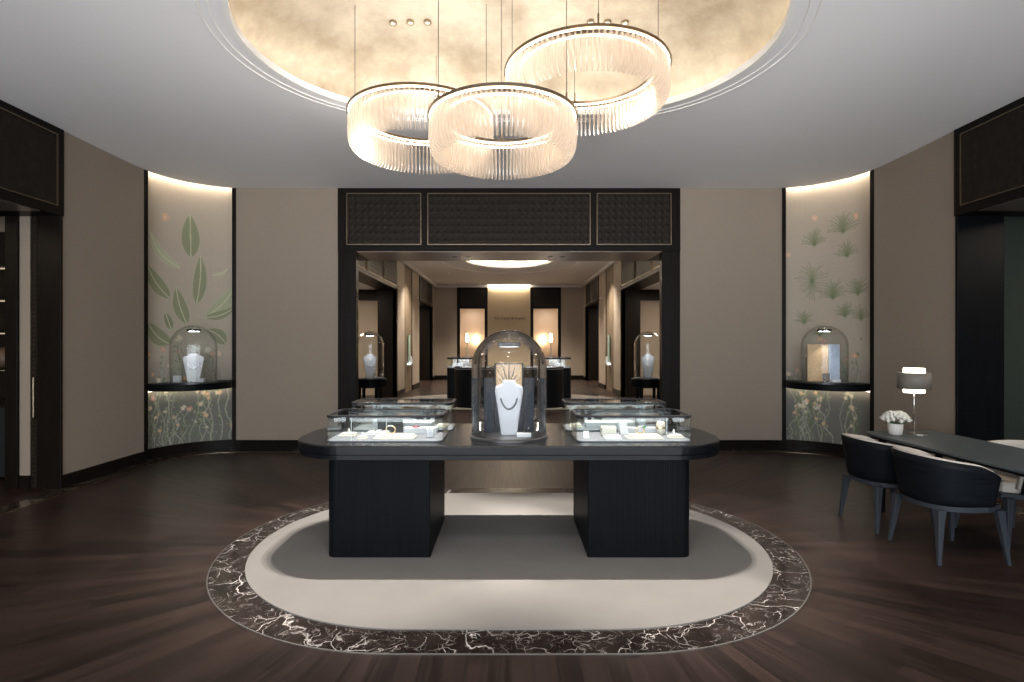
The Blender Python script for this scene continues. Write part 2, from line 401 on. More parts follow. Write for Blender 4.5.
def copy_tree(o, parent=None):
    c = o.copy(); C.objects.link(c); c.parent = parent
    for ch in list(o.children): copy_tree(ch, c)
    return c
def lamp(name, kind, loc, energy, col, rot=None, **kw):
    l = bpy.data.lights.new(name, kind); l.energy = energy; l.color = col
    for k, v in kw.items(): setattr(l, k, v)
    o = bpy.data.objects.new(name, l); C.objects.link(o); o.location = loc
    if rot: o.rotation_euler = rot
    return o

# ---------------------------------------------------------------- room shell
H = 4.0
struct(MB().box(-9.5, -3, -.2, 9.5, 28.5, 0).build('floor', 'fan_boards'), 'dark brown boards fanning out from the oval inlay')
# ceiling with its oval opening
CY, OA, OR = 4.37, .82, 1.31
inner = stadium(OA, OR, CY, 48)
def outer_hit(dx, dy):
    best = None
    cand = []
    if abs(dx) > 1e-9:
        t = (5.0 if dx > 0 else -5.0)/dx; cand.append(t)
    if abs(dy) > 1e-9:
        t = ((8.36 if dy > 0 else -2.5)-CY)/dy; cand.append(t)
    t = min(c for c in cand if c > 0); x, y = t*dx, CY+t*dy
    if y > 7.36 and abs(x) > 4.0:
        c = Vector((math.copysign(4.0, x), 7.36-CY)); d = Vector((dx, dy)).normalized(); b_ = d.dot(c); cc = c.dot(c)-1
        tt = b_+math.sqrt(max(0, b_*b_-cc)); x, y = d.x*tt, CY+d.y*tt
    return (x, y)
outer = [outer_hit(x, y-CY) for x, y in inner]
cm = MB(); cm.ring(outer, inner, H, H+.03)
# extra corner pieces so the square front corners are filled
for sx in (-1, 1):
    cm.box(min(sx*2.2, sx*5.0), -2.5, H+.001, max(sx*2.2, sx*5.0), -1.0, H+.03)
ceil = struct(cm.build('ceiling', 'ceiling_paint'), 'grey painted ceiling with an oval opening')
for off in (.095, .165):
    p = [(x, y, H-.001) for x, y in stadium(OA, OR+off, CY, 48)]
    MB().tube(p, .0065, 6, True).build('bead_ring', 'ceiling_bead', ceil)
MB().ring(stadium(OA, OR+.005, CY, 48), stadium(OA, OR-.035, CY, 48), H-.012, H+.048).build('lip_ring', 'ceiling_bead', ceil)
def dome_z(X, Y):
    off = math.hypot(max(0, abs(X)-OA), Y-CY)-OR
    return H+.038+.56*sin(math.acos(max(-1, min(1, 1-(.13-off)/1.43))))**.8
# domed recess
loops = []
for k in range(25):
    t = R(90*k/24); off = .13-1.43*(1-cos(t)); z = H+.038+.56*sin(t)**.8
    loops.append([(x, y, z) for x, y in stadium(OA, max(.002, OR+off), CY, 48)])
d = MB(); d.smooth = True; d.loft(loops, False)
d.smooth = False; d.prism(stadium(OA, OR+.4, CY, 24), H+.62, H+.66)
dome_o = d.build('recess_shell', 'gold_leaf', ceil)
MB().ring(stadium(OA, OR+.095, CY, 48), stadium(OA, OR+.06, CY, 48), H+.036, H+.046).build('light_strip', 'cove_led', ceil)
# light-tight cover above everything
MB().box(-5.9, -2.7, H+.7, 5.9, 9.4, H+.75).build('upper_slab', 'black_plastic', ceil)

BZ = .145
def fab_wall(name, path, th=.12, mat='wall_cloth', z1=None, label=None):
    w = struct(MB().ribbon(path, th, 0, z1 or H+.35).build(name, mat), label)
    return w
def base(name, path, parent=None, h=BZ):
    o = MB().ribbon(path, -.022, 0, h).build(name, 'door_wood')
    struct(o); return o
A1, A2 = 101.8, 172.8      # niche from back strip to side strip (about the corner centre)
for sx, side in ((-1, 'left'), (1, 'right')):
    def mx(pts): return [(-sx*x, y) for x, y in pts]
    def orient(pts): return pts if sx < 0 else pts[::-1]
    # side cloth wall, travelling away from the camera; outside of the room lies to the left on the left side
    side_path = [(-5.0, 6.08), (-5.0, 7.36)] + arc(-4, 7.36, 1.0, 180, A2, 4)[1:]
    back_path = arc(-4, 7.36, 1.0, A1, 90, 6) + [(-2.62, 8.36)]
    s1 = orient(mx(side_path)); b1 = orient(mx(back_path))
    fab_wall('wall_'+side, s1, .12, label='taupe cloth covered wall beside the %s doorway' % side)
    fab_wall('wall_back_'+side, b1, .12, label='taupe cloth covered back wall, %s of the central doorway' % side)
    base('baseboard_'+side, s1); base('baseboard_back_'+side, b1)
    # rest of the side wall towards the entrance
    rp = [(-5.0, -2.5), (-5.0, .90)]
    fab_wall('wall_entry_'+side, orient(mx(rp)), .12); base('baseboard_entry_'+side, orient(mx(rp)))
    # dark strips framing the niche
    for a, nm in ((A1, 'back'), (A2, 'side')):
        pts = arc(-4, 7.36, .985, a-1.6, a+1.6, 3)[::-1] if a == A1 else arc(-4, 7.36, .985, a-1.6, a+1.6, 3)[::-1]
        pts = orient(mx(pts))
        st = MB().ribbon(pts, .26, 0, H+.2).build('trim_%s_%s' % (side, nm), 'door_wood'); struct(st)
    # niche backing above/below
    np_ = orient(mx(arc(-4, 7.36, 1.13, A2+2, A1-2, 28)))
    struct(MB().ribbon(np_, .08, 0, H+.35).build('wall_niche_'+side, 'black_plastic'))
    base('baseboard_niche_'+side, orient(mx(arc(-4, 7.36, 1.075, A2-1.6, A1+1.6, 20))))
    # hidden light line above the mural
    ledp = orient(mx(arc(-4, 7.36, 1.035, A2-2.5, A1+2.5, 20)))
    struct(MB().ribbon(ledp, .02, H+.055, H+.068).build('trim_light_'+side, 'niche_led'))
    struct(MB().ribbon(orient(mx(arc(-4, 7.36, .99, A2, A1, 20))), .16, H+.22, H+.25).build('trim_cap_'+side, 'ceiling_paint'))
    # marble band along the walls
    mp = [(-5.0, -2.4), (-5.0, 7.36)] + arc(-4, 7.36, 1.0, 180, 90, 16)[1:] + [(-2.62, 8.36)]
    struct(MB().ribbon(orient(mx(mp)), -.21, 0, .003).build('trim_marble_'+side, 'marble_edge'))
    inn = offset_path(mx(mp), -.21*(1 if sx < 0 else -1))
    il = inn
    struct(MB().ribbon(il if sx < 0 else il[::-1], -.013, 0, .0045).build('trim_inlay_'+side, 'brass'))
# entrance wall behind the viewer; its glazed shopfront is added for fill light
ew = MB(); ew.box(-5.12, -2.62, 0, -4.8, -2.5, H+.35); ew.box(4.8, -2.62, 0, 5.12, -2.5, H+.35); ew.box(-4.8, -2.62, 3.5, 4.8, -2.5, H+.35)
struct(ew.build('wall_front', 'wall_cloth'))
wf = MB()
for k in range(7): wf.box(-4.8+1.59*k, -2.60, 0, -4.74+1.59*k, -2.52, 3.5)
wf.box(-4.8, -2.60, 3.44, 4.8, -2.52, 3.5); wf.box(-4.8, -2.60, 0, 4.8, -2.52, .08)
w1 = struct(wf.build('added_window_1', 'door_wood')); MB().box(-4.76, -2.565, .07, 4.76, -2.555, 3.45).build('added_window_pane', 'case_glass', w1)
lamp('added_front_fill', 'AREA', (0, -2.75, 1.75), 560, (.93, .95, 1.0), (R(90), 0, 0), shape='RECTANGLE', size=9.5, size_y=3.4)  # unseen area lamp added behind the glazing as cool fill
for x in (-4.2, -1.7, 1.7, 4.2):
    t = thing('added_floor_uplighter', 'small black floor uplighter added unseen behind the viewer to brighten the ceiling', 'uplighter', (x, -2.2, 0), 0, 'added floor uplighters behind the viewer')
    MB().lathe([(.09, 0), (.09, .015), (.03, .03), (.03, .16), (.075, .18), (.085, .30), (.078, .30), (.06, .20), (.01, .19)], (0, 0, 0), 28).build('lamp_body', 'black_plastic', t, smooth=False)
    d_ = Vector((x*.75, 7.0, 4.55))-Vector((x, -2.2, .34))
    q_ = d_.to_track_quat('-Z', 'Y').to_euler()
    lamp('uplight', 'SPOT', (x, -2.2, .34), 560, (1.0, .97, .94), q_, spot_size=R(38), spot_blend=1.0, shadow_soft_size=.12)  # out-of-view spot added to brighten ceiling and upper walls

# ---------------------------------------------------------------- doorways with quilted headers
def quilt(x0, x1, z0, z1, y, c=.105, dep=.006):
    q = MB(); nx = max(1, round((x1-x0)/c)); nz = max(1, round((z1-z0)/c)); dx = (x1-x0)/nx; dz = (z1-z0)/nz
    for i in range(nx):
        for k in range(nz):
            a, b_ = x0+i*dx, z0+k*dz; cxx, czz = a+dx/2, b_+dz/2
            e = .006
            # raised lozenge on the ground of each cell
            p = [(cxx, y, b_), (a+dx, y, czz), (cxx, y, b_+dz), (a, y, czz), (cxx, y-dep, czz)]
            q.add(p, [(0, 1, 4), (1, 2, 4), (2, 3, 4), (3, 0, 4)])
            q.add([(a, y, b_), (a+dx, y, b_), (a+dx, y, b_+dz), (a, y, b_+dz), p[0], p[1], p[2], p[3]],
                  [(0, 4, 7), (4, 1, 5), (5, 2, 6), (6, 3, 7)])
    q.box(x0, y+.003, z0, x1, y+.012, z1)
    return q
def doorway(name, label, loc, rz, w=5.24, depth=.92, zb=3.035, zt=4.0, pil=.28, side_pil=True, panels=((-2.47, -1.35), (-1.235, 1.235), (1.35, 2.47)), holes=True):
    r = semp(name, loc, rz, label); hw = w/2
    hb = MB(); hb.box(-hw, -.03, zb, hw, .03, zt); hb.box(-hw, .03, zb, hw, depth, zb+.12)
    hb.box(-hw, .03, zb+.12, hw, .12, zt+.3)
    hb.build('header', 'door_wood', r, bevel=.004)
    MB().box(-hw+pil, .0, zb-.006, hw-pil, depth-.01, zb).build('soffit_panel', 'soffit_satin', r)
    for a, b_ in panels:
        p = quilt(a, b_, zb+.105, zt-.09, -.032).build('quilted_panel', 'quilt_wood', r)
        f = MB(); e = .009
        f.box(a-e, -.046, zb+.105-e, b_+e, -.028, zb+.105); f.box(a-e, -.046, zt-.09, b_+e, -.028, zt-.09+e)
        f.box(a-e, -.046, zb+.105, a, -.028, zt-.09); f.box(b_, -.046, zb+.105, b_+e, -.028, zt-.09)
        f.build('panel_frame', 'brass', p)
    if side_pil:
        for s in (-1, 1):
            x0, x1 = sorted((s*hw, s*(hw-pil)))
            MB().box(x0, -.02, 0, x1, .12, zb).build('jamb', 'door_wood', r, bevel=.006)
    return r
dw = doorway('door_1', 'wide central doorway with dark quilted header panels', (0, 8.36, 0), 0)
for x in (-.88, -.655, .665, .86):
    MB().lathe([(.042, 0), (.042, -.006), (.030, -.006), (.026, .004)], (x, .45, 3.030), 20).build('spot_opening', 'black_plastic', dw)
d2 = doorway('door_2', 'wide dark doorway in the left wall with quilted header', (-5.0, 3.51, 0), R(90), w=5.16, side_pil=False)
d3 = doorway('door_3', 'wide dark doorway in the right wall with quilted header', (5.0, 3.51, 0), R(-90), w=5.16, side_pil=False)
for s in (-1, 1):
    # soffit fill lights sit in the openings of the central header
    pass
for x in (-.88, -.655, .665, .86):
    lamp('header_spot', 'SPOT', (x, 8.81, 3.02), 60, (1, .82, .62), (0, 0, 0), spot_size=R(95), spot_blend=.6, shadow_soft_size=.03)
# light washing the header soffit ends
# far jamb build-up of the left doorway (faces the viewer)
j = semp('trim_jamb_left', (0, 6.06, 0), 0, 'layered dark jamb of the left doorway with a taupe strip')
MB().box(-5.24, -.01, 0, -4.975, .02, 3.04).build('dark_post', 'door_wood', j, bevel=.006)
q = quilt(-5.345, -5.24, 0, 3.03, .03, .052).build('quilted_strip', 'quilt_wood', j)
MB().box(-5.46, .02, BZ, -5.345, .1, 3.035).build('cloth_strip', 'wall_cloth', j)
MB().box(-5.46, .005, 0, -5.345, .1, BZ).build('plinth', 'door_wood', j)
MB().box(-5.60, -.01, 0, -5.46, .1, 3.035).build('dark_post', 'door_wood', j, bevel=.006)
hp = [(-5.262, .02, .78), (-5.262, -.03, .80), (-5.262, -.03, 1.24), (-5.262, .02, 1.26)]
MB().tube(hp, .008, 8).build('pull_handle', 'brass', j)
j = semp('trim_jamb_right', (0, 6.06, 0), 0, 'plain black jamb of the right doorway')
MB().box(4.975, -.01, 0, 5.5, .02, 3.04).build('dark_post', 'black_wood', j, bevel=.006)
for s in (-1, 1):
    x0, x1 = sorted((s*5.0, s*5.6))
    struct(MB().box(x0, .80, 0, x1, .93, 3.04).build('trim_near_jamb', 'door_wood'))
# rooms beyond the side doorways
lr = MB(); lr.box(-9.1, -.5, 0, -9.0, 7.5, 3.3); lr.box(-9.1, 6.9, 0, -5.13, 7.0, 3.3); lr.box(-9.1, -.6, 0, -5.12, -.5, 3.3)
struct(lr.build('wall_left_room', 'wall_cloth'))
struct(MB().box(-9.1, -.6, 3.3, -5.1, 7.0, 3.36).build('ceiling_left_room', 'ceiling_paint'))
rr = MB(); rr.box(9.0, -.5, 0, 9.1, 7.5, 3.3); rr.box(5.5, 6.10, 0, 9.1, 6.22, 3.3); rr.box(5.12, -.6, 0, 9.1, -.5, 3.3)
struct(rr.build('wall_right_room', 'green_cloth'))
struct(MB().box(5.1, -.6, 3.3, 9.1, 7.0, 3.36).build('ceiling_right_room', 'ceiling_paint'))
lamp('left_room_light', 'AREA', (-7.0, 3.6, 3.25), 35, (1, .80, .58), (0, 0, 0), size=1.2)
lamp('right_room_light', 'AREA', (7.2, 4.2, 3.25), 70, (1, .84, .66), (0, 0, 0), size=1.0)

# ---------------------------------------------------------------- oval rug and marble band
struct(MB().ring(stadium(.60, 1.63, 4.45, 64), stadium(.60, 1.40, 4.45, 64), 0, .004).build('trim_1', 'marble_dark'), 'veined dark marble band around the oval rug')
struct(MB().ring(stadium(.60, 1.637, 4.45, 64), stadium(.60, 1.629, 4.45, 64), 0, .005).build('trim_2', 'inlay_metal'), 'thin metal inlay line around the marble band')
tag(MB().prism(stadium(.60, 1.40, 4.45, 64), 0, .012).build('oval_rug', 'rug_cream'), 'large oval cream rug under the central display table', 'rug')
# ---------------------------------------------------------------- murals
def niche_px_to_sz(px, py, sx, rad=1.10):
    # where a line of sight meets the curved panel, as (angle, height)
    dx, dy = (px-509)/545, 1.0
    cxn, cyn = sx*4.0, 7.36
    a = dx*dx+dy*dy; b_ = -2*(dx*cxn+dy*cyn); c = cxn*cxn+cyn*cyn-rad*rad
    t = (-b_+math.sqrt(max(0, b_*b_-4*a*c)))/(2*a)
    x, y = t*dx, t; z = 1.6-(py-345)/545*t
    ang = math.degrees(math.atan2(y-cyn, -sx*(x-cxn)*-1 if sx > 0 else (x-cxn)))
    if sx > 0: ang = math.degrees(math.atan2(y-cyn, -(x-cxn)))
    return R(ang)*rad, z
def paint_mural(sx, kind):
    rad = 1.10; a0, a1 = R(A1-1), R(A2+1); z0, z1 = .10, H+.12
    ns, nz = 230, 640
    S = np.linspace(a0*rad, a1*rad, ns); Z = np.linspace(z0, z1, nz)
    SS, ZZ = np.meshgrid(S, Z); rng = np.random.RandomState(3 if sx < 0 else 5)
    col = np.zeros((nz, ns, 3)); col[:] = np.array([.47, .395, .315])
    col *= (1+.04*rng.randn(nz, ns, 1)) * (1+.03*np.sin(SS*300)[..., None])
    # shade below the shelf put into the silk's lower colour as greyer ground
    gr = np.clip((1.45-ZZ)/.7, 0, 1)[..., None]; col = col*(1-gr)+np.array([.17, .165, .15])*gr*(1+.06*rng.randn(nz, ns, 1))
    def blend(mask, c, a=1.0):
        m_ = (np.clip(mask, 0, 1)*a)[..., None]; col[:] = col*(1-m_)+np.array(c)*m_
    def leaf(p0, p1, w, c1, c2, bend=0, a=.72):
        (s0, h0), (s1, h1) = p0, p1; d_ = np.array([s1-s0, h1-h0]); L_ = np.hypot(*d_); d_ /= L_; n_ = np.array([-d_[1], d_[0]])
        u = ((SS-s0)*d_[0]+(ZZ-h0)*d_[1])/L_; v = (SS-s0)*n_[0]+(ZZ-h0)*n_[1]-bend*L_*np.sin(np.clip(u, 0, 1)*PI)
        uu = np.clip(u, 0, 1); wid = w*np.sin(uu**.8*PI)**.75
        inside = ((u > 0) & (u < 1) & (np.abs(v) < wid)).astype(float)
        rib = .5+.5*np.sin((u*L_-np.abs(v)*.8)*170)
        blend(inside, c1, a); blend(inside*rib, c2, .45); blend(inside*(np.abs(v) < .007), (.62, .60, .42), .8)
        blend(inside*(np.abs(v) > wid-.008), (.55, .56, .38), .5)
    def stroke(pts, w, c, a=.8):
        for (s0, h0), (s1, h1) in zip(pts[:-1], pts[1:]):
            ds, dh = s1-s0, h1-h0; LL = ds*ds+dh*dh+1e-9
            sl = (SS > min(s0, s1)-.03) & (SS < max(s0, s1)+.03) & (ZZ > min(h0, h1)-.03) & (ZZ < max(h0, h1)+.03)
            if not sl.any(): continue
            t = np.clip(((SS-s0)*ds+(ZZ-h0)*dh)/LL, 0, 1); dd = np.hypot(SS-s0-t*ds, ZZ-h0-t*dh)
            blend(np.clip(1.6-dd/w, 0, 1)*sl, c, a)
    def blob(s, h, r, c, a=.9, sq=1):
        blend(np.clip(1.5-np.hypot(SS-s, (ZZ-h)*sq)/r, 0, 1), c, a)
    def flower(s, h, r, c, c2=(.75, .62, .40)):
        for k in range(5):
            t = 2*PI*k/5+rng.rand(); blob(s+.75*r*cos(t), h+.75*r*sin(t), r*.55, c, .8)
        blob(s, h, r*.35, c2)
    P = lambda x, y: niche_px_to_sz(x, y, sx)
    g1, g2 = (.25, .28, .15), (.16, .20, .10); gp = (.45, .47, .30)
    if kind == 'leaves':
        for (a, b_, w, c1, c2, bd) in [((191, 257), (190, 214), .125, g1, g2, 0), ((196.5, 304), (200.5, 255), .095, g1, g2, .03),
                ((180, 268), (150, 231), .075, gp, (.5, .52, .36), -.12), ((169.5, 298), (147, 264), .11, g1, g2, -.06),
                ((187, 324), (176, 287), .10, g1, g2, -.04), ((205, 317), (236, 284), .10, gp, g1, .08),
                ((205, 317.5), (236, 306), .07, g1, g2, .1), ((171.5, 330), (165, 311), .06, g2, g1, 0),
                ((170, 344), (148, 322), .12, g1, g2, -.1), ((226, 344), (206, 329), .10, g1, g2, .1),
                ((212, 275), (228, 268), .03, gp, gp, .15)]:
            leaf(P(*a), P(*b_), w, c1, c2, bd)
        s, h = P(165, 217); flower(s, h, .045, (.72, .45, .28))
        for a, b_ in (((191, 256), (193, 330)), ((197, 303), (196, 340)), ((186, 322), (190, 350)), ((169, 296), (178, 350)), ((205, 316), (200, 350)), ((170, 343), (176, 375))):
            stroke([P(*a), P(*b_)], .006, (.40, .42, .26), .5)
    else:
        for x, y, r_, n_ in ((814.5, 245, 14, 13), (843, 232, 18, 15), (847, 256, 14, 12), (812, 281, 18, 18), (833, 298, 17, 16), (858, 294, 15, 14), (845, 316, 13, 13), (804, 323, 12, 11), (861, 319, 12, 11), (820, 335, 10, 9)):
            s, h = P(x, y)
            for k in range(n_*2):
                t = R(8+164*(k+.5*rng.rand())/(n_*2-1)) if not (x == 812) else 2*PI*k/(n_*2)
                rr_ = r_*.0135*(.65+.4*rng.rand())
                stroke([(s, h), (s+rr_*cos(t)*.48, h+rr_*sin(t)*.9), (s+rr_*cos(t)*.95, h+rr_*sin(t)*1.25)], .0045, g2 if k % 3 else g1, .6)
            blob(s, h, .025, g2, .7)
        for x, y in ((814.5, 218), (788, 255), (856, 216)):
            s, h = P(x, y); flower(s, h, .035, (.72, .45, .32))
    # flowering undergrowth
    for k in range(34):
        s0 = rng.uniform(a0*rad, a1*rad); h0 = .12; pts = [(s0, h0)]; top = rng.uniform(.5, 1.75); dr = rng.uniform(-.25, .25)
        nn = 9
        for i in range(1, nn+1):
            pts.append((s0+dr*i/nn+.035*sin(i*1.3+k), h0+(top-h0)*i/nn))
        stroke(pts, rng.uniform(.004, .008), [(.42, .42, .34), (.16, .20, .12), (.34, .36, .26)][k % 3], .7)
        for i in range(2, nn+1):
            for q_ in range(2):
                t = rng.uniform(0, 2*PI); s, h = pts[i][0]+.05*cos(t), pts[i][1]+.05*sin(t)
                blob(s, h, rng.uniform(.008, .017), [(.20, .25, .13), (.14, .18, .10), (.38, .38, .26)][rng.randint(3)], .75, rng.uniform(.6, 1.6))
        if rng.rand() < .85: flower(pts[-1][0], pts[-1][1], rng.uniform(.022, .036), [(.72, .40, .24), (.70, .58, .42), (.62, .33, .26), (.74, .66, .56)][rng.randint(4)])
        if rng.rand() < .6: flower(pts[5][0], pts[5][1], rng.uniform(.016, .028), [(.72, .45, .26), (.70, .60, .45)][rng.randint(2)])
    np.clip(col, 0.01, .9, out=col)
    ang = S/rad; xs = (sx*4.0+(np.cos(ang)*rad)*(1 if sx < 0 else -1)); ys = 7.36+np.sin(ang)*rad
    V = np.zeros((nz, ns, 3), np.float32); V[..., 0] = xs[None]; V[..., 1] = ys[None]; V[..., 2] = Z[:, None]
    # a thin board: back layer a centimetre behind
    idx = np.arange(nz*ns).reshape(nz, ns)
    F = np.stack([idx[:-1, :-1], idx[:-1, 1:], idx[1:, 1:], idx[1:, :-1]], -1).reshape(-1, 4)
    me = bpy.data.meshes.new('mural_panel'); me.vertices.add(nz*ns); me.vertices.foreach_set('co', V.ravel())
    nf = len(F); me.loops.add(nf*4); me.loops.foreach_set('vertex_index', F.ravel().astype(np.int32))
    me.polygons.add(nf); me.polygons.foreach_set('loop_start', np.arange(0, nf*4, 4, dtype=np.int32)); me.update(calc_edges=True)
    ca = me.color_attributes.new('Paint', 'FLOAT_COLOR', 'POINT')
    rgba = np.ones((nz*ns, 4), np.float32); rgba[:, :3] = col.reshape(-1, 3); ca.data.foreach_set('color', rgba.ravel())
    me.materials.append(MATS['painted_silk']); me.polygons.foreach_set('use_smooth', [True]*nf)
    o = bpy.data.objects.new('mural_panel', me); C.objects.link(o)
    return o
tag(paint_mural(-1, 'leaves'), 'curved silk mural with large green banana leaves in the left niche', 'mural')
tag(paint_mural(1, 'palms'), 'curved silk mural with small green palm tufts in the right niche', 'mural')

# ---------------------------------------------------------------- niche shelves
SH = 1.06
def niche_shelf(sx):
    pL = [(-4+1.09*cos(R(a)), 7.36+1.09*sin(R(a))) for a in (A2+.0, A1-.0)]
    p0 = (-4+.985*cos(R(A2-1.7)), 7.36+.985*sin(R(A2-1.7))); p1 = (-4+.985*cos(R(A1+1.7)), 7.36+.985*sin(R(A1+1.7)))
    mid = Vector(((p0[0]+p1[0])/2, (p0[1]+p1[1])/2)); nrm = Vector((.764, -.645)); half = (Vector(p1)-Vector(p0))/2
    front = []
    for k in range(25):
        u = -1+2*k/24; q = mid+half*u+nrm*(.40*(1-u*u)**.62); front.append((q.x, q.y))
    backp = arc(-4, 7.36, 1.095, A1+1.7, A2-1.7, 24)
    poly = [(sx*-1*x, y) for x, y in front+backp]
    if sx > 0: poly = poly
    else: poly = [(-x, y) for x, y in poly]; 
    if sx < 0: poly = [(x, y) for x, y in front+backp]
    else: poly = [(-x, y) for x, y in front+backp][::-1]
    o = thing('niche_shelf', 'black bow-fronted shelf in the %s niche below the %s mural' % (('left', 'banana leaf') if sx < 0 else ('right', 'palm tuft')), 'shelf', (0, 0, 0))
    MB().prism(poly, SH-.10, SH).build('shelf_board', 'black_wood', o, bevel=.008)
    lp = arc(-4, 7.36, 1.03, A2-4, A1+4, 20)
    lp = [(x if sx < 0 else -x, y) for x, y in lp]
    MB().ribbon(lp if sx < 0 else lp[::-1], .018, SH-.112, SH-.101).build('light_strip', 'shelf_led', o)
    return o
niche_shelf(-1); niche_shelf(1)

# ---------------------------------------------------------------- glass domes
def make_dome(label, loc, r=.30, h=.84, th=.011, led=True, group=None, mat='bell_glass', by=0):
    t = thing('glass_dome', label, 'glass dome', loc, 0, group)
    MB().lathe([(r+.012, 0), (r+.012, .012), (r+.004, .02)], (0, 0, 0), 64).build('base_plate', 'dark_steel', t, smooth=False)
    g = MB(); g.smooth = True
    hz = h-r
    out = [(r, .021), (r, hz*.5), (r, hz)] + [(r*cos(R(a)), hz+r*sin(R(a))) for a in range(5, 90, 5)] + [(.002, h)]
    ri = r-th
    inn = [(ri*max(.001, sin(R(a))), hz+ri*cos(R(a))) for a in range(1, 90, 5)] + [(ri, hz), (ri, hz*.5), (ri, .021)]
    prof = out+inn+[(r, .021)]
    g.lathe(prof, (0, 0, 0), 72, caps=False)
    g.build('glass_shell', mat, t)
    if led:
        bz = h-.085-abs(by)*.4
        MB().box(-.09, by-.025, bz, .09, by+.025, bz+.034).build('light_bar', 'black_plastic', t, bevel=.006)
        bar = t.children[-1]
        MB().box(-.07, by-.013, bz-.004, .07, by+.013, bz-.0005).build('lens', 'centre_led' if by else 'dome_led', bar)
        MB().tube([(0, by, bz+.034), (0, by*.7, h-th-.012-abs(by)*.1)], .004, 6).build('hanger', 'steel', bar)
    return t
def necklace_bust(label, loc, s=1.0, w=.11, h=.30, rz=0, gem='silver', group=None):
    # a tapering board with shoulders and a neck, leaning slightly back, a necklace lying on it
    t = thing('necklace_bust', label, 'necklace display', loc, rz, group)
    prof = [(-w*.55, 0), (w*.55, 0), (w*.78, h*.45), (w, h*.80), (w*.94, h*.88), (w*.50, h*.93), (w*.42, h), (-w*.42, h), (-w*.50, h*.93), (-w*.94, h*.88), (-w, h*.80), (-w*.78, h*.45)]
    b_ = MB(); n = len(prof); d_ = .024
    loops = []
    for yy, k in ((-d_, .90), (-d_*.7, 1.0), (d_*.7, 1.0), (d_, .92)):
        loops.append([(x*k, yy+z*.06-.0, z if z > 0 else 0) for x, z in prof])
    b_.loft([[(x, y, z*(1-.02*(i in (0, 3)))) for x, y, z in l] for i, l in enumerate(loops)])
    b_.build('bust_board', 'white_leather', t, bevel=.006)
    c = []
    for k in range(21):
        a = R(200+140*k/20); x = w*.62*cos(a); z = h*.78+h*.30*sin(a)
        c.append((x, -d_+z*.06-.006, z))
    nk = MB(); nk.smooth = True; nk.tube(c, .0045*s+.0008*s, 6)
    nk.build('necklace', gem, t)
    pd = MB(); pd.smooth = True; zc = h*.78-h*.30
    for k in range(5): pd.ball((w*.16*(k-2)/2, -d_+zc*.16-.010, zc-.008*(2-abs(k-2))), .011, 5)
    pd.build('pendant', gem, t)
    return t
def block(name, label, cat, x, y, z, w, d_, h, mat, rz=0, tilt=0, bevel=.003, group=None):
    t = MB().box(-w/2, -d_/2, 0, w/2, d_/2, h, 0, tilt or None).build(name, mat, None, bevel=bevel)
    t.location = (x, y, z); t.rotation_euler = (0, 0, rz)
    tag(t, label, cat, group); return t
TZ = .871
# centre dome
DC = (.0, 4.36)
make_dome('tall glass dome at the middle of the central display table', (DC[0], DC[1], TZ), .298, .85, .020, mat='heavy_bell_glass', by=-.12)
dz = TZ+.02
bust = necklace_bust('tall tapered white bust with necklace inside the central glass dome', (0, 4.30, dz), 1.4, .112, .43, gem='frame_black')
bp_ = thing('backdrop_panel', 'upright panel with golden fan motif behind the bust in the central dome', 'panel', (0, 4.47, dz))
MB().box(-.12, 0, 0, .12, .012, .56).build('board', 'smoke_panel', bp_, bevel=.003)
pf = MB()
for k in range(9):
    a = R(25+130*k/8); c0 = Vector((0, -.004, .36)); u_ = Vector((cos(a), 0, sin(a))); n_ = Vector((-sin(a), 0, cos(a)))
    ln = .19 if 2 <= k <= 6 else .125
    pf.tube([tuple(c0+u_*.02), tuple(c0+u_*ln*.5), tuple(c0+u_*ln)], [.003, .007, .0015], 6)
pf.build('fan_motif', 'gold', bp_)
MB().box(-.105, -.003, .33, .105, 0, .55).build('amber_inset', 'amber_panel', bp_)
for s in (-1, 1):  # slim dark panels stand in for reflections in the dome glass
    tag(MB().box(-.04, -.004, 0, .04, .004, .44).build('reflection_panel', 'smoke_panel'), 'slim dark panel standing in for a reflection, %s of the bust in the central dome' % ('left' if s < 0 else 'right'), 'screen', 'reflection panels in the central dome')
    o = C.objects[-1]; o.location = (s*.165, 4.46, dz)
block('label_block', 'small white label block at the foot of the central bust', 'label', .165*.7, 4.20, dz, .11, .02, .032, 'card')
lamp('added_dome_accent', 'SPOT', (0, 4.19, TZ+.70), 1.9, (.95, .97, 1.0), (R(18), 0, 0), spot_size=R(75), spot_blend=.8, shadow_soft_size=.012)  # extra unseen spot added inside the dome to light the bust
# niche domes
make_dome('glass dome on the left niche shelf, below banana leaves', (-4.49, 7.76, SH), .30, .82)
necklace_bust('white necklace bust inside the left niche dome', (-4.48, 7.74, SH+.02), 1, .135, .40, R(30))
for dx, dy, w_, h_, nm in ((-.16, -.06, .09, .09, 'small white cube left of the bust in the left niche dome'), (.15, -.06, .14, .05, 'low white block right of the bust in the left niche dome')):
    block('display_block', nm, 'display block', -4.49+dx, 7.70+dy, SH+.02, w_, .06, h_, 'white_leather')
make_dome('glass dome on the right niche shelf, below palm tufts', (4.49, 7.76, SH), .30, .82)
block('gold_screen', 'warm gold upright screen in the right niche dome', 'screen', 4.42, 7.80, SH+.02, .26, .02, .53, 'amber_panel', R(-32))
block('silver_screen', 'pale blue silvery upright screen in the right niche dome', 'screen', 4.625, 7.79, SH+.02, .19, .02, .53, 'blue_silver', R(-5))
block('jewel_box', 'small brown box standing before the gold screen', 'box', 4.46, 7.66, SH+.02, .075, .05, .12, 'brown_leather', bevel=.006)
block('label_block', 'white label block at the foot of the silvery screen', 'label', 4.57, 7.62, SH+.02, .13, .03, .035, 'card')

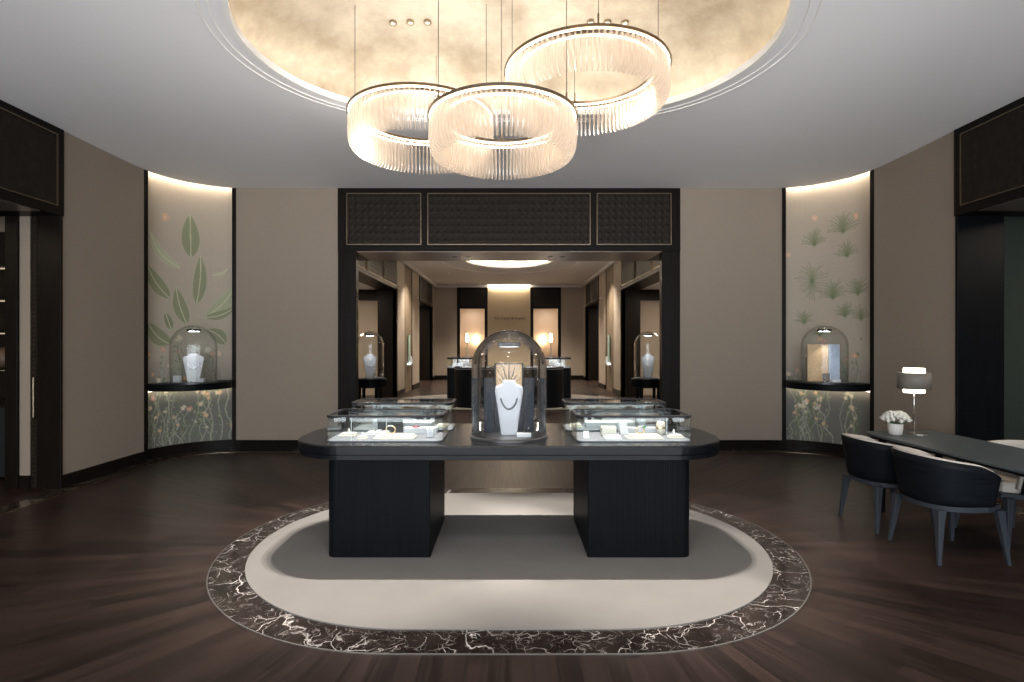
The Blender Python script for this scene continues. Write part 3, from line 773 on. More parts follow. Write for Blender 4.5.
# ---------------------------------------------------------------- central display table
dt = thing('display_table', 'long black display table with rounded ends on two pedestals', 'table', (0, 4.5, 0))
tp = MB()
P0 = rrect(-1.665, -.57, 1.665, .57, .46, 16)
def sc(poly, d_): return [(x-math.copysign(min(d_, abs(x)), x), y-math.copysign(min(d_, abs(y)), y)) for x, y in poly]
def offr(d_): return rrect(-1.665+d_, -.57+d_, 1.665-d_, .57-d_, .46-d_, 16)
tp.loft([[(x, y, z) for x, y in offr(d_)] for d_, z in ((.05, .765), (.012, .765), (.004, .769), (.004, .800), (.010, .803), (.010, .808), (0, .811), (0, .862), (.009, .871), (.03, .871))])
tp.build('tabletop', 'tabletop_wood', dt, smooth=False)
for s in (-1, 1):
    x0, x1 = (-1.365, -.588) if s < 0 else (.588, 1.365)
    # rounded outer corners, crisp inner ones, finely fluted faces
    r_ = .07; pts = []
    corners = [(x1, -.43), (x1, .49), (x0, .49), (x0, -.43)]
    rr_ = [r_ if (abs(c[0]) > 1) else .012 for c in corners]
    outl = []
    for (cx_, cy_), r0, a in zip(corners, rr_, (-90, 0, 90, 180)):
        ox = cx_-r0 if cx_ == x1 else cx_+r0; oy = cy_+r0 if cy_ < 0 else cy_-r0
        for k in range(7):
            t_ = R(a+90*k/6); outl.append((ox+r0*cos(t_), oy+r0*sin(t_)))
    # flutes
    fl = []
    for i in range(len(outl)):
        p = Vector(outl[i]); q_ = Vector(outl[(i+1) % len(outl)]); Ld = (q_-p).length; fl.append(tuple(p))
        if Ld > .3:
            n_ = int(Ld/.018); d_ = (q_-p)/n_; nn = Vector((d_.y, -d_.x)).normalized()
            for k in range(n_):
                b0 = p+d_*k
                if k > 0: fl.append(tuple(b0))
                fl.append(tuple(b0+d_*.62)); fl.append(tuple(b0+d_*.7-nn*.0015)); fl.append(tuple(b0+d_*.92-nn*.0015)); 
    MB().prism(fl, .013, .765).build('pedestal', 'black_wood', dt)

# ---------------------------------------------------------------- glass display cases
def make_case(label, x0, y0, x1, y1, h, group='glass jewellery cases on the central table'):
    cx_, cy_ = (x0+x1)/2, (y0+y1)/2; hw, hd = (x1-x0)/2, (y1-y0)/2; t = thing('display_case', label, 'display case', (cx_, cy_, TZ), 0, group); r_ = .07
    MB().prism(rrect(-hw+.002, -hd+.002, hw-.002, hd-.002, r_), 0, .008).build('case_floor', 'case_floor', t)
    MB().ring(rrect(-hw, -hd, hw, hd, r_), rrect(-hw+.007, -hd+.007, hw-.007, hd-.007, r_-.007), .008, h-.012).build('glass_wall', 'case_glass', t)
    for x in (-hw+.20 if x0 < -1 else -hw+.31, hw-.42 if x0 < -1 else hw-.2):
        MB().box(x-.0015, -hd-.0005, .008, x+.0015, -hd+.0075, h-.012).build('glass_joint', 'glass_edge', t)
    MB().ring(rrect(-hw-.003, -hd-.003, hw+.003, hd+.003, r_), rrect(-hw+.018, -hd+.018, hw-.018, hd-.018, r_-.018), h-.012, h+.004).build('top_frame', 'frame_black', t)
    MB().prism(rrect(-hw+.018, -hd+.018, hw-.018, hd-.018, r_-.018), h-.006, h).build('lid_pane', 'case_glass', t)
    MB().ring(rrect(-hw+.0075, -hd+.0075, hw-.0075, hd-.0075, r_-.007), rrect(-hw+.010, -hd+.010, hw-.010, hd-.010, r_-.01), h-.021, h-.012).build('frame_lip', 'frame_black', t)
    MB().box(-hw+.10, -hd+.0105, h-.020, hw-.10, -hd+.017, h-.0125).build('light_strip', 'case_led', t)
    return t
make_case('front left glass jewellery case on the central table', -1.385, 4.09, -.500, 4.54, .195)
make_case('rear left glass jewellery case on the central table', -1.345, 4.62, -.480, 4.99, .235)
make_case('front right glass jewellery case on the central table', .510, 4.09, 1.385, 4.54, .195)
make_case('rear right glass jewellery case on the central table', .480, 4.62, 1.345, 4.99, .235)
FZ = TZ+.008
def tray(label, x, y, w, d_, rz=0, mat='cream_leather'):
    t = thing('jewel_tray', label, 'tray', (x, y, FZ), rz)
    MB().box(-w/2, -d_/2, 0, w/2, d_/2, .012).build('lower_slab', mat, t, bevel=.003)
    MB().box(-w*.40, -d_*.36, .012, w*.46, d_*.44, .026).build('upper_pad', mat, t, bevel=.005)
    return t
def bracelet(label, x, y, z, r=.036, mat='gold', flat=False, rz=0):
    t = thing('bracelet', label, 'bracelet', (x, y, z), rz)
    pts = [(r*cos(2*PI*k/28), 0, r+.004+r*.85*sin(2*PI*k/28)-.002) if not flat else (r*cos(2*PI*k/28), r*sin(2*PI*k/28), .004) for k in range(28)]
    mb = MB(); mb.smooth = True; mb.tube(pts, .005, 8, True); mb.build('band', mat, t)
    g = MB(); g.smooth = True
    for k in (5, 6, 7, 8, 9): p = pts[k]; g.ball((p[0], p[1]-.003, p[2]+(.003 if flat else .001)), .0065, 5)
    g.build('stones', 'silver', t); return t
def ring_cone(label, x, y, z, h=.035):
    t = thing('ring_stand', label, 'ring stand', (x, y, z))
    mb = MB(); mb.smooth = True; mb.lathe([(.015, 0), (.012, h*.3), (.006, h*.85), (.002, h)], (0, 0, 0), 20); mb.build('cone', 'white_leather', t)
    r_ = MB(); r_.smooth = True; r_.tube([(.0105*cos(2*PI*k/20), .0105*sin(2*PI*k/20), h*.48) for k in range(20)], .0022, 6, True); r_.build('ring_band', 'silver', t)
    return t
def earring_stand(label, x, y, w, h, rz=0):
    t = thing('pendant_stand', label, 'pendant stand', (x, y, FZ), rz)
    MB().box(-w/2, -.016, 0, w/2, .016, h*.78).build('stand_body', 'white_leather', t, bevel=.008, seg=3)
    MB().lathe([(.012, h*.76), (.010, h*.86), (.013, h*.93), (.003, h)], (0, 0, 0), 18).build('stand_neck', 'white_leather', t)
    c = MB(); c.smooth = True; c.tube([(w*.3*cos(R(a)), -.019, h*.62+w*.42*sin(R(a))) for a in range(180, 361, 15)], .0018, 5); c.ball((0, -.021, h*.62-w*.46), .006, 5)
    c.build('pendant_chain', 'silver', t); return t
# front left case
tray('large cream two-tier tray at the centre of the front left case', -.88, 4.215, .31, .15)
bracelet('gold bracelet standing on the large cream tray in the front left case', -.92, 4.235, FZ+.026)
tray('white tray behind the large cream tray in the front left case', -1.06, 4.385, .19, .12, mat='white_leather')
bracelet('silver bangle lying on the white tray in the front left case', -1.05, 4.39, FZ+.026, .03, 'silver', True)
tray('low cream pad near the left end of the front left case', -1.275, 4.32, .12, .10)
ring_cone('white ring cone on the low cream pad in the front left case', -1.27, 4.325, FZ+.026)
tray('tiny cream ring pad at the front left of the front left case', -1.125, 4.175, .075, .06)
ring_cone('white ring cone on the tiny pad in the front left case', -1.122, 4.177, FZ+.026, .028)
earring_stand('white pendant stand at the right end of the front left case', -.615, 4.25, .062, .088)
block('dark_easel', 'dark upright panel behind the trays in the front left case', 'panel', -.98, 4.50, FZ, .21, .012, .11, 'black_plastic')
block('white_plinth', 'long low white plinth at the back of the front left case', 'plinth', -.72, 4.45, FZ, .27, .07, .05, 'white_leather')
bracelet('ruby set bracelet on the long white plinth in the front left case', -.76, 4.45, FZ+.05, .025, 'ruby', True)
# front right case
block('label_card', 'small tilted white card at the left of the front right case', 'card', .60, 4.22, FZ, .045, .006, .055, 'card', R(8), -.35)
tray('white tray left of centre in the front right case', .795, 4.20, .125, .11, mat='white_leather')
block('white_box', 'square cream leather box on the left of the front right case', 'box', .79, 4.34, FZ, .12, .07, .075, 'cream_leather', bevel=.01)
tray('large cream two-tier tray in the front right case', 1.04, 4.22, .27, .15)
bracelet('gold bracelet standing on the cream tray in the front right case', 1.02, 4.24, FZ+.026, .032)
block('white_easel', 'tilted white easel behind the cream tray in the front right case', 'easel', .93, 4.38, FZ, .075, .008, .10, 'white_leather', R(20), -.3)
t = thing('bracelet_roll', 'upright cream cushion roll wearing a cuff in the front right case', 'cushion', (1.225, 4.40, FZ))
mb = MB(); mb.smooth = True; mb.lathe([(.026, 0), (.034, .006), (.036, .05), (.034, .096), (.026, .102)], (0, 0, 0), 28); mb.build('roll', 'cream_leather', t)
mb = MB(); mb.smooth = True; mb.tube([(.0385*cos(2*PI*k/28), .0385*sin(2*PI*k/28), .055) for k in range(28)], .006, 6, True); mb.build('cuff', 'gold', t)
tray('small cream pad at the right end of the front right case', 1.29, 4.23, .11, .09)
ring_cone('white ring cone on the right end pad of the front right case', 1.28, 4.235, FZ+.026, .04)
block('white_plinth', 'long low white plinth at the back of the front right case', 'plinth', 1.06, 4.48, FZ, .30, .06, .045, 'white_leather')
bracelet('emerald set bracelet on the long plinth of the front right case', 1.1, 4.48, FZ+.045, .024, 'emerald', True)
# rear cases
for s, nm in ((-1, 'left'), (1, 'right')):
    block('white_plinth', 'broad white plinth filling the rear %s case' % nm, 'plinth', s*.88, 4.80, FZ, .42, .16, .05, 'white_leather')
    necklace_bust('low white necklace stand in the rear %s case' % nm, (s*1.17, 4.82, FZ), .6, .05, .13)
    bracelet('silver bangle on the broad plinth in the rear %s case' % nm, s*.80, 4.80, FZ+.05, .034, 'silver')
    tray('cream tray beside the plinth in the rear %s case' % nm, s*.585, 4.80, .10, .14)

# ---------------------------------------------------------------- chandeliers
def chandelier(label, cx_, cy_, r_, zt, zb, cables, nf=96):
    t = thing('ring_chandelier', label, 'chandelier', (cx_, cy_, zb), 0, None); h = zt-zb; dp = .06
    ri = r_-2*dp+.005
    def circ(rr): return [(rr*cos(2*PI*k/128), rr*sin(2*PI*k/128)) for k in range(128)]
    MB().ring(circ(r_+.006), circ(ri-.008), h-.022, h).build('metal_ring', 'bronze', t, smooth=False)
    for rr in (r_-.012, ri+.012):
        MB().ring(circ(rr+.005), circ(rr-.005), h-.028, h-.0222).build('light_strip', 'ring_led', t)
    MB().ring(circ(r_-.035), circ(ri+.035), h+.0002, h+.006).build('added_uplight_strip', 'added_ring_uplight', t)  # upward strip added out of sight to brighten ceiling and dome
    first = None; w = .0045
    # one fin: a radial blade with a rounded foot
    fp = [(ri+.006, h-.0285), (ri, .07), (ri+.008, .03), (ri+.026, .008), (ri+.045, 0), (r_-.058, .004), (r_-.034, .018), (r_-.015, .045), (r_-.004, .085), (r_, .14), (r_-.002, h-.07), (r_-.010, h-.0285)]
    for k in range(nf):
        if first is None:
            f = MB(); f.loft([[(x, y, z) for x, z in fp] for y in (-w/1, w/1)])
            first = f.build('acrylic_fin', 'fin_acrylic', t); o = first
        else:
            o = first.copy(); C.objects.link(o); o.parent = t
        o.rotation_euler = (0, 0, 2*PI*k/nf)
    for a, zt2 in cables:
        x, y = (r_-dp)*cos(R(a)), (r_-dp)*sin(R(a))
        cb = MB().tube([(x, y, h), (x, y, dome_z(cx_+x, cy_+y)+.01-zb)], .0028, 6).build('cable', 'dark_steel', t)
        MB().lathe([(.006, 0), (.0075, .01), (.0075, .10), (.003, .115)], (x, y, h-.001), 12).build('cable_grip', 'bronze', cb)
    return t
chandelier('nearest and lowest of the three glass-finned ring chandeliers', -.045, 3.90, .528, 3.225, 2.92, ((200, 4.50), (-20+0, 4.50), (92, 4.53)))
chandelier('left ring chandelier, smaller looking, behind the lowest one', -.771, 4.82, .634, 3.62, 3.285, ((188, 4.43), (-5, 4.53), (85, 4.36)))
chandelier('right ring chandelier, highest, reaching up into the gold dome', .646, 4.56, .68, 3.89, 3.585, ((-90, 4.50), (182, 4.53), (5, 4.46), (92, 4.42)))
# spot lights in the dome
for s in (-1, 1):
    for k, x in enumerate((1.06, .90, .745)):
        X, Y = s*x, 4.98; zz = dome_z(X, Y)-.004
        t = thing('recessed_spotlight', 'small brass spotlight in the gold dome, %s of the %s trio' % (('outer', 'middle', 'inner')[k], 'left' if s < 0 else 'right'), 'spotlight', (X, Y, zz))
        MB().lathe([(.034, .01), (.038, -.012), (.030, -.018), (.024, -.012), (.022, .006)], (0, 0, 0), 24).build('trim_ring', 'brass', t)
        MB().lathe([(.021, -.006), (.020, -.011)], (0, 0, 0), 20).build('lens', 'spot_lens', t)
        lamp('dome_spot', 'SPOT', (X, Y, zz-.03), 560, (1, .92, .83), (R(-6), R(-4*s), 0), spot_size=R(47), spot_blend=.6, shadow_soft_size=.015)
# ---------------------------------------------------------------- consultation desk, chairs, lamp, flowers
dk = thing('desk', 'long grey topped desk with dark legs along the right', 'desk', (3.855, 4.1, 0))
top = rrect(-.375, -1.35, .375, 1.30, .12, 8)
MB().prism(top, .725, .75).build('desktop', 'desk_top', dk, bevel=.006)
MB().prism(rrect(-.345, -1.32, .345, 1.27, .10, 8), .700, .725).build('apron', 'black_wood', dk)
for x, y in ((-.27, 1.13), (.27, 1.13), (-.27, -1.2), (.27, -1.2)):
    MB().loft([[(x+a*s_, y+b_*s_, z) for a, b_ in ((-.022, -.022), (.022, -.022), (.022, .022), (-.022, .022))] for s_, z in ((.7, 0), (1.1, .70))]).build('leg', 'black_wood', dk, bevel=.004)
def make_chair(label, loc, rz, group='barrel back chairs at the desk'):
    t = thing('barrel_chair', label, 'chair', loc, rz, group)
    # plan curve of the shell, arm front -> round the back -> other arm front
    def plan(u, w=.275, d_=.27):
        # u in -1..1; back of the chair towards -x
        a = u*PI*.5
        if abs(u) <= .62:
            a = u/.62*PI/2; return (-.02-(d_)*abs(cos(a))**.75, w*math.copysign(abs(sin(a))**.8, a))
        v = (abs(u)-.62)/.38; return (-.02+.16*v, math.copysign(w-.010*v, u))
    n = 44; us = [-1+2*i/n for i in range(n+1)]
    def hgt(u): return .775-.115*abs(u)**2.2-.01*max(0, abs(u)-.9)*10
    def shell(off, zlo, mat, name, cut=0, lift=0):
        rows = []
        for i, u in enumerate(us):
            x, y = plan(u); nx_, ny_ = plan(min(1, u+.02)); px_, py_ = plan(max(-1, u-.02)); tx, ty = nx_-px_, ny_-py_; L_ = math.hypot(tx, ty) or 1; nr = (-ty/L_, tx/L_)
            if nr[0]*(x+.0)+nr[1]*y < 0 and abs(u) < .62: nr = (-nr[0], -nr[1])
            if abs(u) >= .62: nr = (0, math.copysign(1, u))
            rows.append((x, y, nr, hgt(u)+lift))
        mb = MB(); mb.smooth = True; cols = []
        o0, o1 = off
        for x, y, nr, hh in rows:
            prof = []
            K = 6
            for k in range(K+1):
                v = k/K; z = zlo+(hh-zlo)*v; fl = .035*v-.02*(1-v)
                prof.append((x+nr[0]*(o1+fl), y+nr[1]*(o1+fl), z))
            for k in range(K, -1, -1):
                v = k/K; z = zlo+(hh-zlo)*v; fl = .035*v-.02*(1-v)
                prof.append((x+nr[0]*(o0+fl), y+nr[1]*(o0+fl), z))
            cols.append(prof)
        mb.loft(cols, True); return mb.build(name, mat, t)
    shell((-.002, .012), .425, 'chair_shell', 'back_shell')
    shell((-.045, -.003), .46, 'upholstery', 'back_cushion', lift=.008)
    se = [(x*1.0, y) for x, y in ([plan(u) for u in us[3:-3]])]
    def insetp(k): return [(x*k+.01, y*k) for x, y in se]+[(.25*k, .20*k), (.26*k, 0), (.25*k, -.20*k)]
    mb = MB(); mb.loft([[(x, y, z) for x, y in insetp(k)] for k, z in ((.80, .415), (.84, .43), (.84, .485), (.80, .503), (.6, .508))]); mb.build('seat_cushion', 'upholstery', t, bevel=.004)
    mb = MB(); mb.loft([[(x, y, z) for x, y in insetp(k)] for k, z in ((.88, .375), (.97, .385), (.97, .425))]); mb.build('seat_frame', 'chair_leg', t, bevel=.004)
    for sx_, sy_ in ((-1, -1), (-1, 1), (1, -1), (1, 1)):
        x0, y0 = (.205 if sx_ > 0 else -.225), sy_*.215
        x1, y1 = (.245 if sx_ > 0 else -.262), sy_*.255
        lp = []
        for v, s_ in ((0, .012), (.35, .017), (.8, .024), (1, .030)):
            X, Y, Z = x1+(x0-x1)*v, y1+(y0-y1)*v, .395*v
            lp.append([(X+a*s_, Y+b_*s_, Z) for a, b_ in ((-1, -1), (1, -1), (1, 1), (-1, 1))])
        MB().loft(lp).build('leg', 'chair_leg', t, bevel=.006, seg=3)
    return t
make_chair('black shell chair with cream lining, its back to the room, nearer of the two', (3.375, 4.20, 0), 0)
make_chair('black shell chair pushed to the desk near the flower pot', (3.375, 4.865, 0), 0)
make_chair('cream upholstered chair on the far side of the desk', (4.15, 4.52, 0), PI)

lp_ = thing('table_lamp', 'table lamp with glowing core and dark drum band on the desk', 'lamp', (3.865, 5.20, .75))
MB().lathe([(.085, 0), (.085, .006), (.010, .010)], (.04, 0, 0), 40).build('lamp_base', 'steel', lp_)
MB().lathe([(.006, .008), (.006, .56)], (0, 0, 0), 14).build('pole', 'steel', lp_, smooth=True)
z0 = .375
mb = MB(); mb.smooth = True; mb.lathe([(.085, z0+.02), (.087, z0+.03), (.087, z0+.245), (.085, z0+.255), (.02, z0+.256)], (0, 0, 0), 48); mb.build('glowing_core', 'lamp_glow', lp_)
c48 = lambda r_: [(r_*cos(2*PI*k/64), r_*sin(2*PI*k/64)) for k in range(64)]
MB().ring(c48(.135), c48(.131), z0+.058, z0+.212).build('drum_band', 'shade_mesh', lp_, smooth=True)
MB().ring(c48(.133), c48(.087), z0+.206, z0+.209).build('spider_plate', 'shade_mesh', lp_)

fp_ = thing('flower_pot', 'pale round pot of clustered white flowers on the desk', 'flower pot', (3.665, 5.17, .75))
mb = MB(); mb.smooth = True; mb.lathe([(.055, 0), (.066, .006), (.072, .06), (.074, .115), (.068, .118), (.066, .10), (.02, .095)], (0, 0, 0), 36); mb.build('pot', 'ceramic', fp_)
rng = random.Random(4)
def bloom(c, r_):
    mb = MB(); mb.smooth = True
    for ring_, n_, tl in ((0, 5, .25), (1, 7, .7), (2, 8, 1.15)):
        for k in range(n_):
            a = 2*PI*k/n_+ring_*.4; rad_ = r_*(.25+.33*ring_); ca, sa = cos(a), sin(a)
            pc = Vector((ca*rad_, sa*rad_, r_*(.5-.2*ring_)))
            up = Vector((ca*sin(tl), sa*sin(tl), cos(tl))); sd = Vector((-sa, ca, 0)); nn = up.cross(sd)
            w_ = r_*.38; pts = [pc-up*w_*.8, pc+sd*w_*.8+nn*.002, pc+up*w_, pc-sd*w_*.8+nn*.002, pc+nn*w_*.35]
            mb.add([tuple(p+c) for p in pts], [(0, 1, 4), (1, 2, 4), (2, 3, 4), (3, 0, 4)])
    mb.ball(tuple(c), r_*.45, 6); return mb
blooms = []
for k in range(44):
    a = 2*PI*(k*.618); q_ = math.sqrt((k+.5)/44); x, y = .135*q_*cos(a), .135*q_*sin(a); z = .138+.078*(1-q_**3)+.01*rng.random()
    bloom(Vector((x, y, z)), .030+.006*rng.random()).build('blossom', 'petal', fp_)
mb = MB()
for k in range(9):
    a = 2*PI*k/9; mb.tube([(.01*cos(a), .01*sin(a), .09), (.05*cos(a), .05*sin(a), .125), (.10*cos(a), .10*sin(a), .128)], [.003, .012, .002], 5)
mb.build('greenery', 'leaf', fp_)

fp_.scale = (.84, .84, .92)

# ---------------------------------------------------------------- second room beyond the central doorway
W2, YF, H2 = 3.48, 25.5, 4.38
def fw(name, pts, mat='far_cloth', z0=0, z1=H2+.3, th=.1): return struct(MB().ribbon(pts, th, z0, z1).build(name, mat))
# its ceiling with an oval light cove
in2 = [(1.45*cos(2*PI*k/96), 17.8+1.9*sin(2*PI*k/96)) for k in range(96)]
out2 = []
for x, y in in2:
    dx, dy = x, y-17.8; t_ = min([c for c in ((6.2/abs(dx) if abs(dx) > 1e-6 else 1e9), ((25.6-17.8)/dy if dy > 0 else (9.28-17.8)/dy) if abs(dy) > 1e-6 else 1e9) if c > 0]); out2.append((dx*t_, 17.8+dy*t_))
c2 = struct(MB().ring(out2, in2, H2, H2+.08).build('ceiling_second_room', 'ceiling_paint'))
for sx_ in (-1, 1):
    for (ya, yb) in ((9.2, 12.0), (23.6, 25.62)):
        MB().box(min(sx_*1.2, sx_*6.2), ya, H2+.01, max(sx_*1.2, sx_*6.2), yb, H2+.08).build('ceiling_corner', 'ceiling_paint', c2)
MB().ring([(x*1.12, 17.8+(y-17.8)*1.12) for x, y in in2], [(x*1.07, 17.8+(y-17.8)*1.07) for x, y in in2], H2+.10, H2+.12).build('light_strip', 'far_cove', c2)
MB().prism([(x*1.25, 17.8+(y-17.8)*1.25) for x, y in in2], H2+.30, H2+.34).build('recess_cap', 'ceiling_bead', c2)
MB().ring([(x*1.25, 17.8+(y-17.8)*1.25) for x, y in in2], [(x*1.22, 17.8+(y-17.8)*1.22) for x, y in in2], H2+.08, H2+.30).build('recess_side', 'ceiling_bead', c2)
MB().tube([(2.25*cos(2*PI*k/96), 17.8+3.2*sin(2*PI*k/96), H2) for k in range(96)], .03, 6, True).build('bead_ring', 'ceiling_bead', c2)
# cornice
for sx_, nm in ((-1, 'left'), (1, 'right')):
    struct(MB().box(min(sx_*3.36, sx_*W2), 9.5, H2-.09, max(sx_*3.36, sx_*W2), YF, H2).build('trim_cornice_'+nm, 'ceiling_paint'))
struct(MB().box(-W2, YF-.1, H2-.09, W2, YF, H2).build('trim_cornice_far', 'ceiling_paint'))
# wall between the rooms, seen from the second room
for sx_, nm in ((-1, 'left'), (1, 'right')):
    x0, x1 = sorted((sx_*2.62, sx_*6.2)); struct(MB().box(x0, 9.20, 0, x1, 9.28, H2+.3).build('wall_between_'+nm, 'far_cloth'))
struct(MB().box(-2.62, 9.22, 3.155, 2.62, 9.28, H2+.3).build('wall_between_top', 'far_cloth'))
# side walls
for sx_, nm in ((-1, 'left'), (1, 'right')):
    X = sx_*W2
    def seg(a, b_): return [(X, a), (X, b_)] if sx_ < 0 else [(X, b_), (X, a)]
    for k, (a, b_) in enumerate(((16.8, 18.15), (19.65, 21.1), (24.6, YF))):
        fw('wall_second_%s_%d' % (nm, k+1), seg(a, b_)); struct(MB().ribbon(seg(a, b_), -.03, 0, .16).build('baseboard_second_%s_%d' % (nm, k+1), 'door_wood'))
    # slim mural panel with a lit recess
    mu_ = semp('trim_mural_'+nm, (0, 0, 0), 0, 'slim painted panel with dark edges in the second room, %s side' % nm)
    x0, x1 = sorted((X+sx_*.02, X+sx_*.08))
    MB().box(x0, 18.22, 0, x1, 19.58, H2).build('painted_silk_panel', 'mural_cloth', mu_)
    for yy in (18.15, 19.58): MB().box(min(X-.0, X+sx_*.08), yy, 0, max(X, X+sx_*.08), yy+.07, H2).build('dark_edge', 'door_wood', mu_)
    t = thing('lit_recess', 'narrow lit showcase in the %s wall of the second room' % nm, 'showcase', (X-sx_*.02, 18.9, .88))
    MB().box(-.04, -.24, 0, .04, .24, .06).build('recess_sill', 'card', t)
    MB().box(-.012, -.17, .06, .012, .17, 1.06).build('green_glass_panel', 'pale_green', t)
    mbp = MB(); mbp.lathe([(.07, .06), (.08, .10), (.04, .20), (.03, .30), (.006, .33)], (-sx_*.07, 0, 0), 20); mbp.build('small_bust', 'white_leather', t, smooth=True)
    MB().box(-sx_*.01-.03, -.17, .0601, -sx_*.01+.03, .17, .075).build('light_strip', 'dome_led', t)
    # dark portals in the side walls
    def portal(ya, yb, zb_, label):
        r = semp('door_second_%s_%d' % (nm, 1 if ya < 15 else 2), (X, (ya+yb)/2, 0), R(90) if sx_ < 0 else R(-90), label)
        hw = (yb-ya)/2
        MB().box(-hw, -.03, zb_, hw, .55, H2).build('header', 'door_wood', r)
        n_ = 3 if hw > 2.5 else 2
        for k in range(n_):
            a = -hw+.15+k*(2*hw-.15)/n_; b_ = a+(2*hw-.15)/n_-.15
            p = quilt(a, b_, zb_+.12, H2-.12, -.032, .12).build('quilted_panel', 'quilt_wood', r)
            f = MB(); e = .02
            f.box(a-e, -.048, zb_+.12-e, b_+e, -.028, zb_+.12); f.box(a-e, -.048, H2-.12, b_+e, -.028, H2-.12+e); f.box(a-e, -.048, zb_+.12, a, -.028, H2-.12); f.box(b_, -.048, zb_+.12, b_+e, -.028, H2-.12)
            f.build('panel_frame', 'brass', p)
        return r
    portal(11.3, 16.8, 3.30, 'dark side portal nearest the central doorway, %s' % nm)
    portal(21.1, 24.6, 3.30, 'dark side portal towards the far wall, %s' % nm)
    x0, x1 = sorted((sx_*3.45, sx_*4.05))
    struct(MB().box(x0, 16.80, 0, x1, 16.90, 3.30).build('trim_portal_jamb_'+nm, 'door_wood'))
    struct(MB().box(x0, 24.60, 0, x1, 24.70, 3.30).build('trim_far_jamb_'+nm, 'door_wood'))
    x0, x1 = sorted((sx_*3.48, sx_*3.6)); struct(MB().box(x0, 9.28, 0, x1, 11.3, H2+.3).build('wall_second_near_'+nm, 'far_cloth'))
    # what lies beyond the portals
    x0, x1 = sorted((sx_*4.05, sx_*6.2))
    struct(MB().box(x0, 17.4, 0, x1, 17.5, 4.5).build('wall_side_bay_'+nm, 'far_cloth'))
    struct(MB().box(x0, 17.3, 3.02, x1, 17.4, 4.4).build('trim_side_bay_'+nm, 'door_wood'))
    xa, xb = sorted((sx_*4.05, sx_*4.16)); struct(MB().box(xa, 17.25, 0, xb, 17.4, 3.02).build('trim_bay_post_'+nm, 'door_wood'))
    xa, xb = sorted((sx_*6.1, sx_*6.2)); struct(MB().box(xa, 9.2, 0, xb, 25.6, 4.7).build('wall_outer_'+nm, 'far_cloth'))
    xa, xb = sorted((sx_*3.48, sx_*6.2)); struct(MB().box(xa, 9.2, 3.36, xb, 17.4, 3.42).build('ceiling_bay_'+nm, 'ceiling_paint'))
    struct(MB().box(xa, 20.5, 3.36, xb, 25.6, 3.42).build('ceiling_far_bay_'+nm, 'ceiling_paint'))
    if sx_ < 0: struct(MB().box(-6.2, 25.0, 0, -3.5, 25.1, 3.4).build('wall_far_bay_left', 'far_cloth'))
    lamp('bay_light_'+nm, 'AREA', (sx_*5.0, 14.5, 3.30), 90, (1, .84, .66), (0, 0, 0), size=.8)
    lamp('far_bay_light_'+nm, 'AREA', (sx_*4.9, 23.0, 3.30), 70, (1, .82, .62), (0, 0, 0), size=.8)
# lit shelves with goods seen through the far right portal
sh = thing('lit_shelf_unit', 'lit wall shelves with small goods beyond the far right portal', 'shelf unit', (4.6, 25.0, 0))
MB().box(-1.0, .1, 0, 1.0, .2, 3.1).build('back_panel', 'far_cloth', sh)
for k, z in enumerate((1.0, 1.55, 2.1, 2.65)):
    bd = MB().box(-1.0, -.18, z, 1.0, .1, z+.035).build('shelf_board', 'door_wood', sh)
    MB().box(-.98, .06, z-.02, .98, .08, z-.002).build('light_strip', 'shelf_glow', bd)
MB().box(-1.0, -.2, 0, 1.0, .1, .9).build('base_cabinet', 'teal_fabric', sh)
for k, (z, x) in enumerate(((1.035, -.85), (1.585, -.80), (2.135, -.86))):
    mb = MB(); mb.smooth = True; mb.lathe([(.09, 0), (.11, .05), (.05, .22), (.06, .30), (.03, .32)], (0, 0, 0), 20); o = mb.build('vase', ['ceramic', 'brown_leather', 'white_leather'][k])
    o.location = (4.6+x, 24.93, z); tag(o, '%s vase on the %s lit shelf beyond the far right portal' % (('grey', 'brown', 'white')[k], ('lowest', 'middle', 'upper')[k]), 'vase')

# far wall
fwl = MB(); fwl.box(-W2, YF, 0, -2.43, YF+.12, H2+.3); fwl.box(2.43, YF, 0, W2, YF+.12, H2+.3)
struct(fwl.build('wall_far', 'far_cloth'))
for sx_ in (-1, 1):
    x0, x1 = sorted((sx_*2.43, sx_*W2)); struct(MB().box(x0, YF-.03, 0, x1, YF, .18).build('baseboard_far', 'door_wood'))
cpn = struct(MB().box(-.99, YF-.12, 0, .99, YF, H2-.09).build('wall_far_centre', 'gold_cloth'), 'pale gold ribbed cloth panel carrying the sign')
# sign
cu = bpy.data.curves.new('sign_lettering', 'FONT'); cu.body = 'Van Cleef & Arpels'; cu.size = .22; cu.extrude = .012; cu.align_x = 'CENTER'; cu.space_character = 1.12
so = bpy.data.objects.new('sign_tmp', cu); C.objects.link(so)
bpy.context.view_layer.update()
dg = bpy.context.evaluated_depsgraph_get(); me = bpy.data.meshes.new_from_object(so.evaluated_get(dg)); bpy.data.objects.remove(so)
so = bpy.data.objects.new('sign_lettering', me); C.objects.link(so); me.materials.clear(); me.materials.append(MATS['dark_lettering'])
xsz = [v.co.x for v in me.vertices]; k_ = 1.44/(max(xsz)-min(xsz)); so.scale = (k_, k_, 1)
so.rotation_euler = (R(90), 0, 0); so.location = (.03, YF-.133, 2.79); tag(so, 'dark lettering of the shop name on the far gold panel', 'sign')
